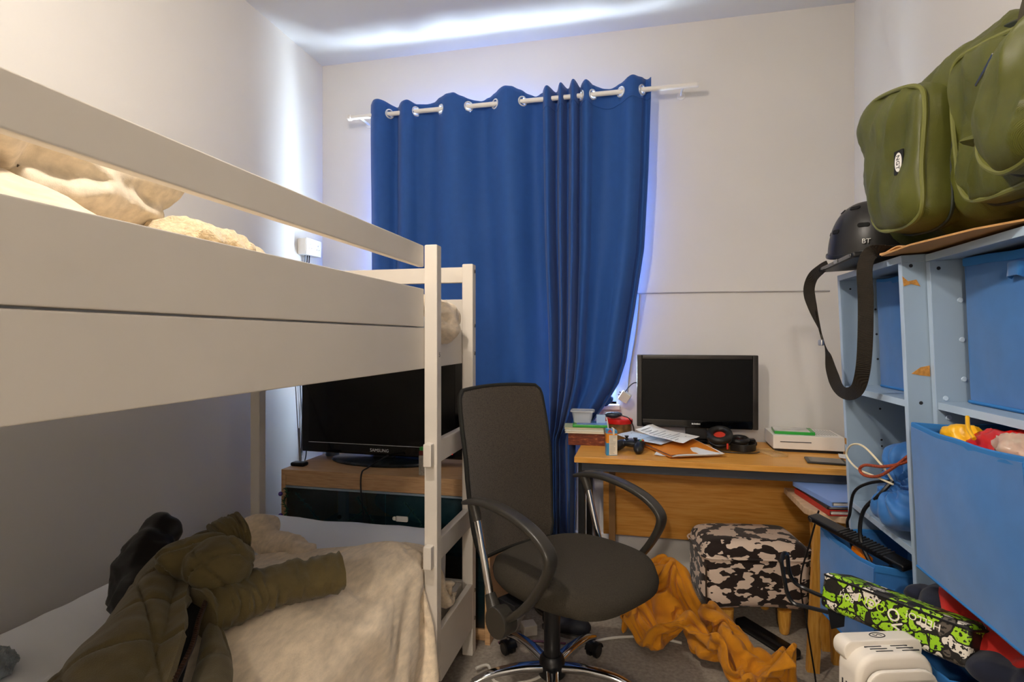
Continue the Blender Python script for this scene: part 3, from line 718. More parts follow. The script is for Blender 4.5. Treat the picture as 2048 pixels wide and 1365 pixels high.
bm = nb(); tube(bm, [(-.012, .004, .11), (-.014, .004, .135), (-.02, .004, .165)], .0028, 8); mk('straw', bm, jw, jc)
# ---------------- brown box, notebooks, case, tub (left end of desk)
bx = thing('brown_box', 'reddish brown patterned box jutting past the left end of the desk', 'box', (-.262, 2.80, DZ), (0, 0, radians(2)))
brm = M('brown_patterned', '#6d2f17', .5, ramp=[(.35, '#5d2612'), (.58, '#7a3518'), (.72, '#a8663a')], vsc=45, stretch=(1, 1, 3))
bm = nb(); box(bm, -.088, .088, -.055, .055, 0, .056, .002); mk('body', bm, brm, bx)
bm = nb(); box(bm, -.089, .089, -.056, .056, .056, .060, .001); mk('lid', bm, M('tan_edge', '#b58a5c', .6), bx)
nbk = [('#e4dcc8', 'cream paged notebook at the bottom of the pile on the brown box'), ('#dfe0d6', 'pale paged notebook in the middle of the pile on the brown box'), ('#d8d2b4', 'yellowish notebook on top of the pile on the brown box')]
z = DZ + .060
for k, (c, l) in enumerate(nbk):
    n_ = thing('notebook', l, 'notebook', (-.268 - .004*k, 2.80 + .002*k, z), (0, 0, radians(2 + 2*k)), 'notebooks on the brown box')
    bm = nb(); box(bm, -.094, .090, -.066, .066, .001, .008, .001); mk('pages', bm, M('pages_%d' % k, c, .8, var=.12, vsc=120, stretch=(1, 1, 30)), n_)
    for q in (0, .008):
        bm = nb(); box(bm, -.097, .092, -.068, .068, q, q+.0012); mk('cover', bm, M('cover_%d' % k, ['#d9d2bd', '#cfcab8', '#b9c0a0'][k], .5), n_)
    z += .0095
game_case('green game case under the clear plastic tub on the notebooks', (-.245, 2.802, z), radians(4), M('case_cover_blue', '#5d86c4', .3, var=.4, vsc=25))
z += .0155
tu = thing('plastic_tub', 'clear plastic food tub with lid on top of the green game case', 'tub', (-.285, 2.808, z), (0, 0, radians(4)))
tubm = M('frosted_plastic', '#d8dde0', .25, var=.03, alpha=.42, spec=.6)
bm = nb()
rings = []
for w_, h_, zz in ((.085, .062, 0), (.104, .078, .056)):
    rings.append([bm.verts.new((a, b, zz)) for a, b in rrect(w_, h_, .014)])
bm.faces.new(rings[0][::-1])
for j in range(len(rings[0])): bm.faces.new((rings[0][j], rings[0][(j+1) % len(rings[0])], rings[1][(j+1) % len(rings[0])], rings[1][j]))
thick(bm, .001); mk('tub_body', bm, tubm, tu)
bm = nb(); prism(bm, rrect(.116, .090, .016), .056, .0585, 'z'); P = [Vector((a, b, .057)) for a, b in rrect(.116, .090, .016)]; sweep(bm, P, rrect(.003, .007, .001, 1), closed=True, up=(0, 0, 1)); mk('lid', bm, tubm, tu)
# white and blue medicine box standing behind the tub
bm = nb(); box(bm, -.022, .022, -.008, .008, 0, .040, .001); b_ = solo('medicine_box', bm, M('carton_pale', '#a9c4e0', .4), 'pale blue small carton standing beside the clear tub', 'carton', (-.195, 2.81, z - .0009), (0, 0, radians(4)))
# red lidded tin with brown sides, and the black gadget on its lid
rt = thing('red_tin', 'brown tin with bright red lid at the back of the desk by the curtain', 'tin', (-.115, 2.955, DZ))
bm = nb(); lathe(bm, [(0, 0), (.062, 0), (.064, .004), (.064, .085), (0, .085)], n=36); mk('body', bm, M('tin_brown', '#7a5a30', .4, var=.5, vsc=30), rt)
bm = nb(); lathe(bm, [(0, .085), (.070, .085), (.072, .09), (.071, .104), (.066, .108), (.058, .106), (.052, .108), (0, .110)], n=36); mk('lid', bm, M('tin_red', '#c9201c', .25), rt)
bm = nb(); ell(bm, (0, 0, .018), (.042, .024, .016)); ell(bm, (.02, .01, .02), (.03, .02, .014)); g_ = blob('hair_clipper', bm, M('dark_gadget', '#2a3440', .3), .004, 4); tag(g_, 'dark gadget with a lead lying on the red tin lid', 'gadget'); g_.location = (-.145, 2.94, DZ+.108)
bm = nb(); tube(bm, [(-.125, 2.93, .862), (-.085, 2.905, .856), (-.06, 2.90, .845), (-.04, 2.93, .80), (-.036, 2.95, .737)], .0025, 6); o = mk('gadget_lead', bm, cable_b); tag(o, 'thin black lead hanging off the red tin to the desk', 'cable'); origin_to(o, (-.05, 2.93, DZ))
# plug adaptor dangling beside the curtain
pa = thing('plug_adaptor', 'square white plug adaptor hanging on its black lead beside the curtain', 'plug', (-.085, 2.995, .945), (radians(10), radians(32), 0))
bm = nb(); box(bm, -.026, .026, -.018, .018, -.026, .026, .006); mk('body', bm, M('plug_white', '#cfc8bc', .4), pa)
bm = nb(); box(bm, -.038, -.026, -.004, .004, -.010, -.004); box(bm, -.038, -.026, -.004, .004, .004, .010); mk('pin', bm, steel, pa)
bm = nb(); tube(bm, [(-.088, 2.99, .962), (-.062, 2.985, 1.0), (-.03, 2.99, 1.02), (.01, 3.0, 1.0), (.02, 3.0, .9)], .0028, 6); o = mk('adaptor_lead', bm, cable_b); tag(o, 'black lead curving from the white plug adaptor behind the monitor', 'cable'); origin_to(o, (-.03, 3.0, 1.0))

# ================================================================== office chair
ch = thing('office_chair', 'black mesh back office chair with chrome star base facing away from the bed', 'chair', (-.308, 1.975, 0), (0, 0, radians(-35)))
seatm = M('seat_fabric', '#332d23', .9, var=.25, vsc=240, bump=.35, bs=520)
armm = M('arm_plastic', '#34312c', .33, var=.08, bump=.05, bs=220)
def superell(a, hx, hy, n): 
    c, s_ = cos(a), sin(a); return (hx*abs(c)**(2/n)*(1 if c >= 0 else -1), hy*abs(s_)**(2/n)*(1 if s_ >= 0 else -1))
CX, CY = .115, -.02
bm = nb(); rings = []
for k, z in ((.02, .512), (.35, .512), (.6, .513), (.8, .510), (.9, .504), (.965, .492), (1, .472), (.99, .455), (.95, .443), (.85, .437), (.02, .435)):
    ring = []
    for i in range(64):
        a = 2*pi*i/64; x, y = superell(a, .255*k, .25*k, 3.0)
        taper = 1 - .10*sstep(.0, -.25, x) ; zz = z - .022*sstep(.12, .26, x)*(1 if z > .45 else .3) + .012*sstep(.1, .25, abs(y))*(z > .49)
        ring.append(bm.verts.new((CX + x, CY + y*taper, zz)))
    rings.append(ring)
for q in range(len(rings)-1):
    for i in range(64): bm.faces.new((rings[q][i], rings[q][(i+1) % 64], rings[q+1][(i+1) % 64], rings[q+1][i]))
bm.faces.new(rings[0]); bm.faces.new(rings[-1][::-1])
mk('seat', bm, seatm, ch, ang=60)
bm = nb(); box(bm, -.10, .20, -.13, .09, .412, .436, .008); box(bm, -.06, .10, -.06, .06, .36, .414, .012); mk('seat_mechanism', bm, blackp, ch)
bm = nb(); tube(bm, [(.05, -.05, .385), (.05, -.14, .385), (.05, -.22, .39)], .006, 8); ell(bm, (.05, -.235, .39), (.012, .03, .008), sub=2); mk('lever', bm, blackp, ch)
# backrest: curved mesh panel in a moulded rim
def bk(v, z):
    x = pl_(z, [.46, .56, .68, .82, 1.06], [-.175, -.205, -.222, -.236, -.285]) + .035*(abs(v)/.22)**2
    return x
def hw(z): return pl_(z, [.46, .52, .60, .75, .92, 1.02, 1.045, 1.06], [.16, .19, .20, .210, .212, .208, .20, .175])
BC = -.015
bm = nb()
def fb(a, b):
    z = lerp(.475, 1.055, b); h_ = hw(z); v = (a*2-1)*h_
    z2 = z + .012*(1-(v/.22)**2)*sstep(.9, 1.05, z)
    return (bk(v, z), BC + v, z2)
grid(bm, fb, 28, 40); thick(bm, .006)
meshm = bpy.data.materials.new('chair_mesh'); meshm.use_nodes = True
_n = meshm.node_tree.nodes; _l = meshm.node_tree.links; _b = _n['Principled BSDF']; _b.inputs['Base Color'].default_value = lin('#33291b'); _b.inputs['Roughness'].default_value = .75; _b.inputs['Sheen Weight'].default_value = .3
_t = _n.new('ShaderNodeBsdfTransparent'); _m = _n.new('ShaderNodeMixShader'); _tc = _n.new('ShaderNodeTexCoord')
_v = _n.new('ShaderNodeTexVoronoi'); _v.inputs['Scale'].default_value = 330; _cr = _n.new('ShaderNodeValToRGB')
_cr.color_ramp.elements[0].position = .22; _cr.color_ramp.elements[0].color = (.34, .34, .34, 1); _cr.color_ramp.elements[1].position = .42; _cr.color_ramp.elements[1].color = (0, 0, 0, 1)
_l.new(_tc.outputs['Object'], _v.inputs['Vector']); _l.new(_v.outputs['Distance'], _cr.inputs[0]); _l.new(_cr.outputs[0], _m.inputs[0])
_l.new(_b.outputs[0], _m.inputs[1]); _l.new(_t.outputs[0], _m.inputs[2]); _l.new(_m.outputs[0], _n['Material Output'].inputs[0])
mk('backrest_mesh', bm, meshm, ch, ang=60)
bm = nb(); per = []
for k in range(40): per.append(fb(0, k/40))
for k in range(20): per.append(fb(k/20, 1))
for k in range(40): per.append(fb(1, 1-k/40))
for k in range(20): per.append(fb(1-k/20, 0))
sweep(bm, [Vector(p) for p in per], circ(.0085, 8), closed=True); mk('backrest_rim', bm, M('rim_fabric', '#15140f', .8, bump=.2, bs=400), ch)
bm = nb(); grid(bm, lambda a, b: (bk((a*2-1)*.19, lerp(.48, .62, b)) - .012, BC + (a*2-1)*.19*lerp(.9, 1, b), lerp(.48, .62, b)), 16, 8); thick(bm, .008); mk('lumbar_plate', bm, blackp, ch)
bm = nb(); P = catmull([(-.05, 0, .42), (-.17, 0, .415), (-.235, 0, .45), (-.255, 0, .55), (-.262, 0, .68)], 8); sweep(bm, P, rrect(.06, .016, .006, 2), up=(0, 1, 0)); mk('back_bar', bm, blackp, ch)
# arms
for s, off in ((1, .262), (-1, -.292)):
    bm = nb(); pts = [(-.125, off, .700), (-.06, off, .718), (.03, off, .722), (.13, off, .708), (.215, off, .680), (.268, off, .640), (.272, off, .600), (.235, off, .530), (.175, off, .455), (.11, off, .400), (.06, off*.98, .385)]
    P = catmull(pts, 6)
    sweep(bm, P, rrect(.048, .022, .010, 3), up=lambda t: (0, 0, 1) if t < .3 else (1, 0, .15) if t > .6 else (sstep(.3, .6, t), 0, 1 - .85*sstep(.3, .6, t)),
          scale=lambda t: (pl_(t, [0, .06, .2, .55, .7, 1], [.55, .85, 1.05, 1.0, .8, .75]), pl_(t, [0, .1, 1], [.6, 1, 1])))
    arm = mk('armrest', bm, armm, ch, ang=50)
    bm = nb(); cyl(bm, (-.065, off, .690), (.012, off, .425), .0125, 14); mk('arm_rod', bm, chrome, ch)
    bm = nb(); cyl(bm, (-.078, off, .712), (-.055, off, .655), .019, 14, .015); mk('rod_socket', bm, armm, ch)
    bm = nb(); cyl(bm, (.008, off, .44), (.032, off, .39), .017, 14, .026); mk('rod_socket', bm, armm, ch)
    bm = nb(); y0 = off + s*.02
    lathe(bm, [(.030, -.026), (.046, -.026), (.048, -.02), (.044, .028), (.03, .03), (.03, -.010), (0, -.010)], (.062, off, .372), 28, Matrix.Rotation(s*-pi/2, 4, 'X') @ Matrix.Scale(-1, 4, (0, 0, 1))); mk('arm_boss', bm, armm, ch)
    bm = nb(); box(bm, .048, .080, off + s*.016, off + s*.010, .369, .375); mk('boss_slot', bm, M('boss_mark', '#b9a57c', .5), ch)
    bm = nb(); box(bm, .02, .105, min(off - s*.02, off - s*.15), max(off - s*.02, off - s*.15), .405, .425, .004); mk('arm_bracket', bm, blackp, ch)
# base
bm = nb(); cyl(bm, (0, 0, .10), (0, 0, .37), .029, 24); mk('gas_column', bm, blackp, ch)
bm = nb(); lathe(bm, [(0, .058), (.040, .058), (.047, .066), (.047, .105), (.042, .125), (.034, .135), (0, .135)], n=28); mk('hub', bm, blackp, ch)
wheelm = M('caster_black', '#0c0c0e', .3)
for k in range(5):
    a = radians(27 + 72*k); d = Vector((cos(a), sin(a), 0)); sd = Vector((-sin(a), cos(a), 0))
    bm = nb(); P = catmull([d*.035 + Vector((0, 0, .095)), d*.12 + Vector((0, 0, .103)), d*.22 + Vector((0, 0, .098)), d*.285 + Vector((0, 0, .078))], 6)
    sweep(bm, P, rrect(.046, .030, .013, 3), up=(0, 0, 1), scale=lambda t: pl_(t, [0, 1], [1.0, .62])); leg = mk('base_leg', bm, chrome, ch, ang=60)
    c0 = d*.287
    bm = nb()
    for q in (-1, 1):
        ctr = c0 + sd*(q*.014) + Vector((0, 0, .027)); m = Matrix((d, Vector((0, 0, 1)), sd)).transposed().to_4x4()
        lathe(bm, [(0, -.009), (.023, -.009), (.027, -.005), (.027, .006), (.022, .010), (0, .010)], ctr, 24, m)
    cst = mk('caster', bm, wheelm, ch)
    bm = nb(); cyl(bm, c0 + Vector((0, 0, .03)), c0 + Vector((0, 0, .082)), .006, 10); mk('caster_pin', bm, steel, ch)
    bm = nb(); P = [c0 + Vector((0, 0, .027)) + d*(.030*cos(b_)) + Vector((0, 0, .030*sin(b_))) for b_ in [radians(x) for x in range(10, 171, 20)]]
    sweep(bm, P, rrect(.050, .004, .0015, 1), up=lambda t: sd.cross(Vector((0, 1, 0))) if False else (cos(radians(10+160*t))*d.x, cos(radians(10+160*t))*d.y, sin(radians(10+160*t)))); mk('caster_hood', bm, wheelm, ch)

# ================================================================== cow print stool
cow = M('cow_print', '#d8c3ae', .85, ramp=[(.50, '#21120c'), (.51, '#dcc8b6')], vsc=27, det=2.0, stretch=(.55, .75, 1.1), bump=.25, bs=300, sheen=.2)
MATS['cow_print'].node_tree.nodes['Color Ramp'].color_ramp.interpolation = 'CONSTANT' if 'Color Ramp' in MATS['cow_print'].node_tree.nodes else 'LINEAR'
cs = thing('cow_stool', 'brown and cream cow print footstool with wooden feet under the desk', 'footstool', (.455, 2.675, 0), (0, 0, radians(9)))
bm = nb(); box(bm, -.225, .225, -.15, .15, .095, .385, .055, 5)
blob('cushion', bm, cow, .009, 4, lambda p, n: .010*n.z*(1-(p.x/.24)**2) + .004*fbm(p.x, p.y, p.z, 6), parent=cs)
bm = nb(); P = [Vector((a, b, .326)) for a, b in rrect(.463, .313, .055, 5)]; sweep(bm, P, circ(.004, 6), closed=True); mk('piping', bm, cow, cs)
bm = nb(); P = [Vector((-.212, -.143, .11)), Vector((-.216, -.148, .2)), Vector((-.216, -.148, .3))]; sweep(bm, P, circ(.004, 6)); mk('corner_seam', bm, M('seam_brown', '#3a2a1e', .8), cs)
pine = M('pine_wood', '#d59a3c', .45, ramp=[(.3, '#c98b2f'), (.6, '#dca348'), (.75, '#e3b25e')], vsc=6, stretch=(25, 25, 2.5), bump=.03, bs=50)
for x in (-.118, .118):
    for y in (-.11, .11):
        bm = nb(); lathe(bm, [(0, 0), (.014, 0), (.019, .006), (.025, .05), (.027, .10), (0, .10)], (x, y, 0), 20); mk('foot', bm, pine, cs)
# ears / side flap sewn to the stool's right end
bm = nb(); ell(bm, (.235, -.02, .27), (.04, .085, .07), (0, radians(25), 0)); blob('side_head', bm, cow, .008, 3, parent=cs)

# ================================================================== small pine side table
tt = thing('side_table', 'small side table with pale worn top and splayed pine legs beside the desk', 'table', (.80, 2.43, 0))
bm = nb(); prism(bm, [(.595, 2.62), (.60, 2.33), (.645, 2.265), (.70, 2.235), (.868, 2.235), (.868, 2.62)], .585, .61, 'z', .004); mk('table_top', bm, M('worn_pine_top', '#c9ab8a', .6, var=.14, vsc=7, stretch=(2, 14, 2)), tt, True)
def leg(p0, p1, w_=.042, t_=.026):
    bm = nb(); sweep(bm, [Vector(p0), Vector(p1)], [(-w_/2, -t_/2), (w_/2, -t_/2), (w_/2, t_/2), (-w_/2, t_/2)], up=(0, 1, 0)); mk('leg', bm, pine, tt, True)
leg((.625, 2.315, 0), (.655, 2.325, .585)); leg((.735, 2.39, 0), (.69, 2.335, .585))
leg((.725, 2.485, 0), (.68, 2.50, .585)); leg((.845, 2.31, 0), (.83, 2.325, .585)); leg((.845, 2.485, 0), (.83, 2.50, .585))
bm = nb(); box(bm, .64, .85, 2.315, 2.34, .545, .585, .003); mk('apron', bm, pine, tt, True)
bm = nb(); box(bm, .66, .85, 2.49, 2.51, .545, .585, .003); mk('apron', bm, pine, tt, True)
# folders on it
def folder(label, loc, rz, col, h_, ring=False, tilt=0):
    f_ = thing('ring_binder', label, 'folder', loc, (0, tilt, rz), 'folders on the side table')
    cm = M('binder_%s' % col[1:], col, .4)
    for z in (0, h_-.003):
        bm = nb(); box(bm, -.105, .105, -.15, .15, z, z+.003, .001); mk('cover', bm, cm, f_)
    bm = nb(); box(bm, -.108, -.104, -.15, .15, 0, h_, .001); mk('spine', bm, cm, f_)
    bm = nb(); box(bm, -.098, .10, -.146, .146, .004, h_-.005, .002); mk('pages', bm, M('binder_pages', '#e3ded4', .8, var=.15, vsc=150, stretch=(1, 1, 25)), f_)
folder('red covered folder full of papers at the bottom on the side table', (.742, 2.395, .611), radians(8), '#b32a22', .020)
folder('black elastic folder between the red and blue folders on the side table', (.745, 2.40, .6315), radians(6), '#2a2224', .010)
folder('pale blue ring binder on top of the folders on the side table', (.742, 2.40, .642), radians(11), '#7ea0dd', .020, tilt=radians(0))

# ================================================================== oil heater
ht = thing('oil_heater', 'small white oil filled heater with slotted top beside the shelves', 'heater', (.525, 1.20, -.032), (0, 0, radians(16.7)))
hw_ = M('heater_white', '#e4ddd2', .38, var=.02)
def fin(y, z1, w_, t_, name='fin'):
    bm = nb(); prism(bm, rrect(w_, z1-.07, .035, 5), y-t_/2, y+t_/2, 'y', .004, mtx=Matrix.Translation((0, 0, (z1+.07)/2))); return mk(name, bm, hw_, ht)
for k in range(6): fin(.070 - .043*k, .622, .148, .011)
for k in range(5):
    bm = nb(); box(bm, -.05, .05, .070-.043*k-.038, .070-.043*k-.005, .12, .575, .004); mk('fin_core', bm, hw_, ht)
bm = nb(); prism(bm, rrect(.165, .565, .045, 6), .084, .150, 'y', .012, 3, mtx=Matrix.Translation((0, 0, .3625))); mk('control_head', bm, hw_, ht)
bm = nb(); prism(bm, rrect(.172, .045, .020, 5), .120, .160, 'y', .006, mtx=Matrix.Translation((-.0, 0, .632))); cap_ = mk('top_cap', bm, hw_, ht)
for r in range(3):
    for s in (-1, 1):
        bm = nb(); box(bm, s*.028-.018+.006*r, s*.028+.018+.006*r, .114-.009*r, .1162-.009*r, .6440, .6458); mk('vent_slot', bm, ink, ht)
for k in range(4):
    bm = nb(); box(bm, -.0837, -.0810, .092+.012*k, .095+.012*k, .50, .575); mk('side_slot', bm, ink, ht)
bm = nb(); P = [Vector((.0 + .016*cos(a), .140 + .009*sin(a), .6548)) for a in [2*pi*k/24 for k in range(24)]]; sweep(bm, P, circ(.0011, 5), closed=True)
P = [Vector((-.009, .142, .6548)), Vector((-.003, .138, .6548)), Vector((.002, .143, .6548)), Vector((.009, .138, .6548))]; sweep(bm, P, circ(.0009, 5)); mk('logo', bm, ink, cap_)
for y in (.10, -.14):
    bm = nb(); box(bm, -.10, .10, y-.02, y+.02, .058, .095, .006); mk('foot', bm, greyp, ht)
    for s in (-1, 1):
        bm = nb(); lathe(bm, [(0, -.008), (.018, -.008), (.02, -.004), (.02, .004), (.018, .008), (0, .008)], (s*.085, y, .0525), 18, Matrix.Rotation(pi/2, 4, 'X')); mk('wheel', bm, blackp, ht)
bm = nb(); tube(bm, [(.448, 1.335, .30), (.43, 1.40, .12), (.46, 1.6, .012), (.53, 1.95, .006), (.60, 2.17, .006), (.585, 2.23, .2), (.555, 2.20, .38), (.565, 2.12, .55), (.575, 2.06, .675)], .0032, 6)
o = mk('heater_lead', bm, cable_b); tag(o, 'thin black lead from the bins down past the pine table leg to the heater', 'cable'); origin_to(o, (.5, 1.8, 0))

# ================================================================== clutter on the carpet
bb = thing('black_bar', 'long flat black remote handset on the carpet by the mustard blanket', 'remote', (.50, 2.495, 0), (0, 0, radians(-55)))
bm = nb(); box(bm, -.15, .15, -.03, .03, .004, .040, .014, 4); mk('body', bm, M('satin_black', '#0d0d0f', .3), bb)
bm = nb(); box(bm, -.145, .145, -.025, .025, 0, .006, .002); mk('base', bm, blackp, bb)
bm = nb(); tube(bm, [(-.60, 2.02, .02), (-.565, 2.06, .012), (-.52, 1.98, .006), (-.45, 1.98, .006), (-.36, 2.05, .006), (-.27, 2.25, .006), (-.17, 2.345, .006), (-.07, 2.395, .006), (.05, 2.42, .006), (.16, 2.40, .006)], .0055, 8)
o = mk('white_lead', bm, cable_w); tag(o, 'thick white lead lying on the carpet under the office chair', 'cable'); origin_to(o, (-.3, 2.2, 0))
bm = nb(); tube(bm, [(.30, 2.34, .005), (.37, 2.25, .005), (.425, 2.12, .005), (.43, 2.0, .005)], .0045, 8)
o = mk('white_lead', bm, cable_w); tag(o, 'white lead coming out from under the mustard blanket', 'cable'); origin_to(o, (.4, 2.15, 0))
ad = thing('mains_adaptor', 'white mains extension block on the carpet behind the chair caster', 'adaptor', (-.545, 2.40, 0), (0, 0, radians(87)))
bm = nb(); box(bm, -.11, .11, -.03, .03, 0, .04, .006); mk('body', bm, M('plug_white', '#cfc8bc', .4), ad)
for x in (-.07, .0):
    bm = nb(); box(bm, x-.022, x+.022, -.02, .02, .04, .075, .005); mk('plug', bm, whitep if x else blackp, ad)
bm = nb(); box(bm, -.03, .03, -.03, .03, .0, .045, .006); solo('plug', bm, M('plug_white', '#cfc8bc', .4), 'single white plug standing on the carpet near the ladder', 'plug', (-.465, 2.345, 0), (0, 0, .5))
shoem = M('dark_shoe', '#1a1c26', .6, var=.2)
for k, (x, y, r, l) in enumerate(((-.45, 2.60, .4, 'dark shoe lying on the carpet behind the white extension block'), (-.31, 2.385, 1.35, 'dark navy shoe under the office chair'))):
    s_ = thing('shoe', l, 'shoe', (x, y, 0), (0, 0, r), 'dark shoes under the chair')
    bm = nb(); ell(bm, (0, 0, .035), (.045, .11, .03)); ell(bm, (0, .06, .05), (.04, .05, .045)); ell(bm, (0, -.05, .04), (.04, .06, .035))
    blob('upper', bm, shoem, .008, 4, parent=s_)
    bm = nb(); prism(bm, [(.042*cos(a)*(1-.12*sin(a)), .112*sin(a)) for a in [2*pi*q/24 for q in range(24)]], 0, .014, 'z'); mk('sole', bm, M('sole_grey', '#54504c', .7), s_)
bm = nb(); tube(bm, [(-.57, 2.235, .006), (-.52, 2.265, .006), (-.46, 2.275, .006), (-.38, 2.285, .006), (-.30, 2.29, .006)], .004, 6)
o = mk('purple_lead', bm, M('purple_cable', '#6b3558', .5)); tag(o, 'dull purple lead on the carpet behind the chair base', 'cable'); origin_to(o, (-.45, 2.27, 0))

# ================================================================== shelf units (both tip forward a little under their load)
shm = M('pale_blue_board', '#92a8bd', .45, var=.03, vsc=5, bump=.02, bs=80)
shedge = M('pale_blue_lit_edge', '#b0c6dc', .4, var=.02)  # paler copy of the board colour: light on the front edges painted in
chip = M('bare_chipboard', '#b5813f', .9, var=.3, vsc=120)
TILT = radians(-2.4)
def shelf_unit(label, x, yc, hw2, D, H_):
    s_ = thing('shelf_unit', label, 'shelves', (x, yc, .0), (0, TILT, 0), 'pale blue shelf units')
    t_ = .018
    def p(name, x0, x1, y0, y1, z0, z1, lip=True):
        bm = nb(); box(bm, x0, x1, y0, y1, z0, z1, .0012)
        o = mk(name, bm, shm, s_)
        bm = nb(); box(bm, x0-.0012, x0+.0006, y0+.0005, y1-.0005, z0+.0005, z1-.0005); mk('lit_edge_band', bm, shedge, o)
        return o
    side = {}
    side[1] = p('side_panel', 0, D, hw2-t_, hw2, 0, H_-t_)
    side[-1] = p('side_panel', 0, D, -hw2, -hw2+t_, 0, H_-t_)
    p('top_panel', 0, D, -hw2, hw2, H_-t_, H_)
    for z in (.03, .345, .705, 1.078): p('shelf_board', .004, D-.006, -hw2+t_, hw2-t_, z, z+.018)
    bm = nb(); box(bm, D-.005, D, -hw2+t_, hw2-t_, 0, H_-t_); mk('back_board', bm, shm, s_)
    # shelf pin holes and cover caps on the inner faces of the side panels
    hole = M('pin_hole', '#20242a', .8); capm = M('cap_blue', '#b4c8dc', .4)
    return s_, side
sA, sideA = shelf_unit('pale blue shelf unit next to the desk with a laptop bag on top', .690, 1.8165, .2335, .285, 1.457)
sB, sideB = shelf_unit('pale blue shelf unit holding the large blue bin and the olive holdall', .742, 1.318, .2615, .245, 1.457)
hole = M('pin_hole', '#20242a', .8); capm = M('cap_blue', '#b9cde2', .4)
def dots(side, yy, pts, r, mat, name, d=.0012):
    for x, z in pts:
        bm = nb(); lathe(bm, [(0, d), (r*.8, d), (r, 0), (r, -.002)], (x, yy, z), 12, Matrix.Rotation(pi/2, 4, 'X')); mk(name, bm, mat, side)
dots(sideA[1], .2155, [(.10, z) for z in (1.02, .92, .82, 1.34, 1.26, 1.18)], .0035, hole, 'pin_hole', .0004)
dots(sideA[1], .2155, [(.03, 1.41), (.02, .62), (.10, .9)], .003, hole, 'pin_hole', .0004)
dots(sideA[-1], -.2335, [(.02, 1.43), (.028, 1.09), (.03, .9), (.03, .715)], .0045, hole, 'cam_bolt', .0008)
dots(sideB[1], .2435, [(.06, z) for z in (1.34, 1.245, 1.15)], .0065, capm, 'cover_cap', .002)
dots(sideB[1], .2435, [(.02, 1.105), (.024, 1.058)], .0065, capm, 'cover_cap', .002)
dots(sideB[1], .2435, [(.018, 1.42)], .0045, hole, 'cam_bolt', .0008)
# chipped corners where the chipboard shows
def chipoff(side, pts, yy):
    bm = nb(); prism(bm, pts, yy-.0012, yy+.0006, 'y'); mk('bare_chip', bm, chip, side, smooth=False, label='bare chipboard where the edge has torn away')
chipoff(sideA[-1], [(.0, 1.405), (.012, 1.392), (.03, 1.395), (.038, 1.378), (.018, 1.385), (.002, 1.38)], -.2335)
chipoff(sideA[-1], [(.010, 1.163), (.03, 1.178), (.05, 1.182), (.05, 1.155), (.03, 1.158)], -.2335)
bm = nb(); box(bm, -.0025, .001, .218, .232, .905, .925); mk('bare_chip', bm, chip, sideA[1], smooth=False)

binm = M('blue_felt', '#246bb0', .85, var=.05, vsc=30, weave=.08, wsc=300, sheen=.3)
binr = M('blue_felt_rim', '#2e76ba', .85, var=.04)
def shelfpt(s_, p): return tuple(MW[s_.name] @ Vector(p))
def fabric_bin(label, loc, rot, W, D, H_, sag=.012, seed=0, handle=False, seam=None, bulge=.01):
    """open box of stiff felt; local x = depth (front at 0), y = width, z up"""
    b = thing('fabric_bin', label, 'storage bin', loc, rot, 'blue fabric storage bins')
    n = 18
    def wall(f, name, nu=18, nv=14):
        bm = nb(); grid(bm, f, nu, nv); thick(bm, .004); return mk(name, bm, binm, b, ang=60)
    def rimz(a): return H_ - sag*sin(pi*a)*(.6+.5*nz(a*3, seed, 0))
    def bg_(a, c): return bulge*sin(pi*a)*sin(pi*min(1, c*1.05)) + .003*nz(a*4, c*4, seed)
    fr = wall(lambda a, c: (0 - bg_(a, c), (a-.5)*W, c*rimz(a)), 'front_wall')
    wall(lambda a, c: (D + bg_(a, c)*.3, (a-.5)*W, c*rimz(a)), 'back_wall')
    wall(lambda a, c: (a*D, -W/2 - bg_(a, c)*.7, c*rimz(a)*1.0), 'side_wall')
    wall(lambda a, c: (a*D, W/2 + bg_(a, c)*.7, c*rimz(a)*1.0), 'side_wall')
    bm = nb(); box(bm, .002, D-.002, -W/2+.002, W/2-.002, .002, .007); mk('base', bm, binm, b)
    P = []
    for k in range(16): a = k/16; P.append((0 - bg_(a, 1)*0, (a-.5)*W, rimz(a)))
    for k in range(12): a = k/12; P.append((a*D, W/2, rimz(a)))
    for k in range(16): a = 1-k/16; P.append((D, (a-.5)*W, rimz(a)))
    for k in range(12): a = 1-k/12; P.append((a*D, -W/2, rimz(a)))
    bm = nb(); sweep(bm, [Vector(p) for p in P], rrect(.007, .020, .003, 2), closed=True, up=(0, 0, 1)); mk('rim_hem', bm, binr, b)
    bm = nb(); P = [Vector((-.003, (a-.5)*W, .004)) for a in (0, 1)]; sweep(bm, P, circ(.004, 6)); mk('bottom_piping', bm, binr, b)
    if seam is not None:
        bm = nb(); P = [Vector((-bg_(seam, c)-.0022, (seam-.5)*W, c*H_*.93)) for c in [k/20 for k in range(21)]]; sweep(bm, P, circ(.0013, 5)); mk('stitched_seam', bm, M('dark_seam', '#20548c', .9), b)
    if handle:
        bm = nb(); P = catmull([(-.004, .02, H_*.86), (-.016, .018, H_*.88), (-.018, 0, H_*.885), (-.016, -.018, H_*.88), (-.004, -.02, H_*.86)], 6); sweep(bm, P, rrect(.003, .028, .001, 1), up=(0, 0, 1)); mk('pull_loop', bm, binm, b)
    return b
fabric_bin('blue felt bin in the top compartment beside the hanging black strap', shelfpt(sA, (.085, -.028, 1.097)), (0, TILT, 0), .35, .19, .325, seed=1)
fabric_bin('blue felt bin with pull loop in the top compartment below the olive holdall', shelfpt(sB, (.055, .0, 1.097)), (0, TILT, 0), .415, .175, .33, seed=2, handle=True)
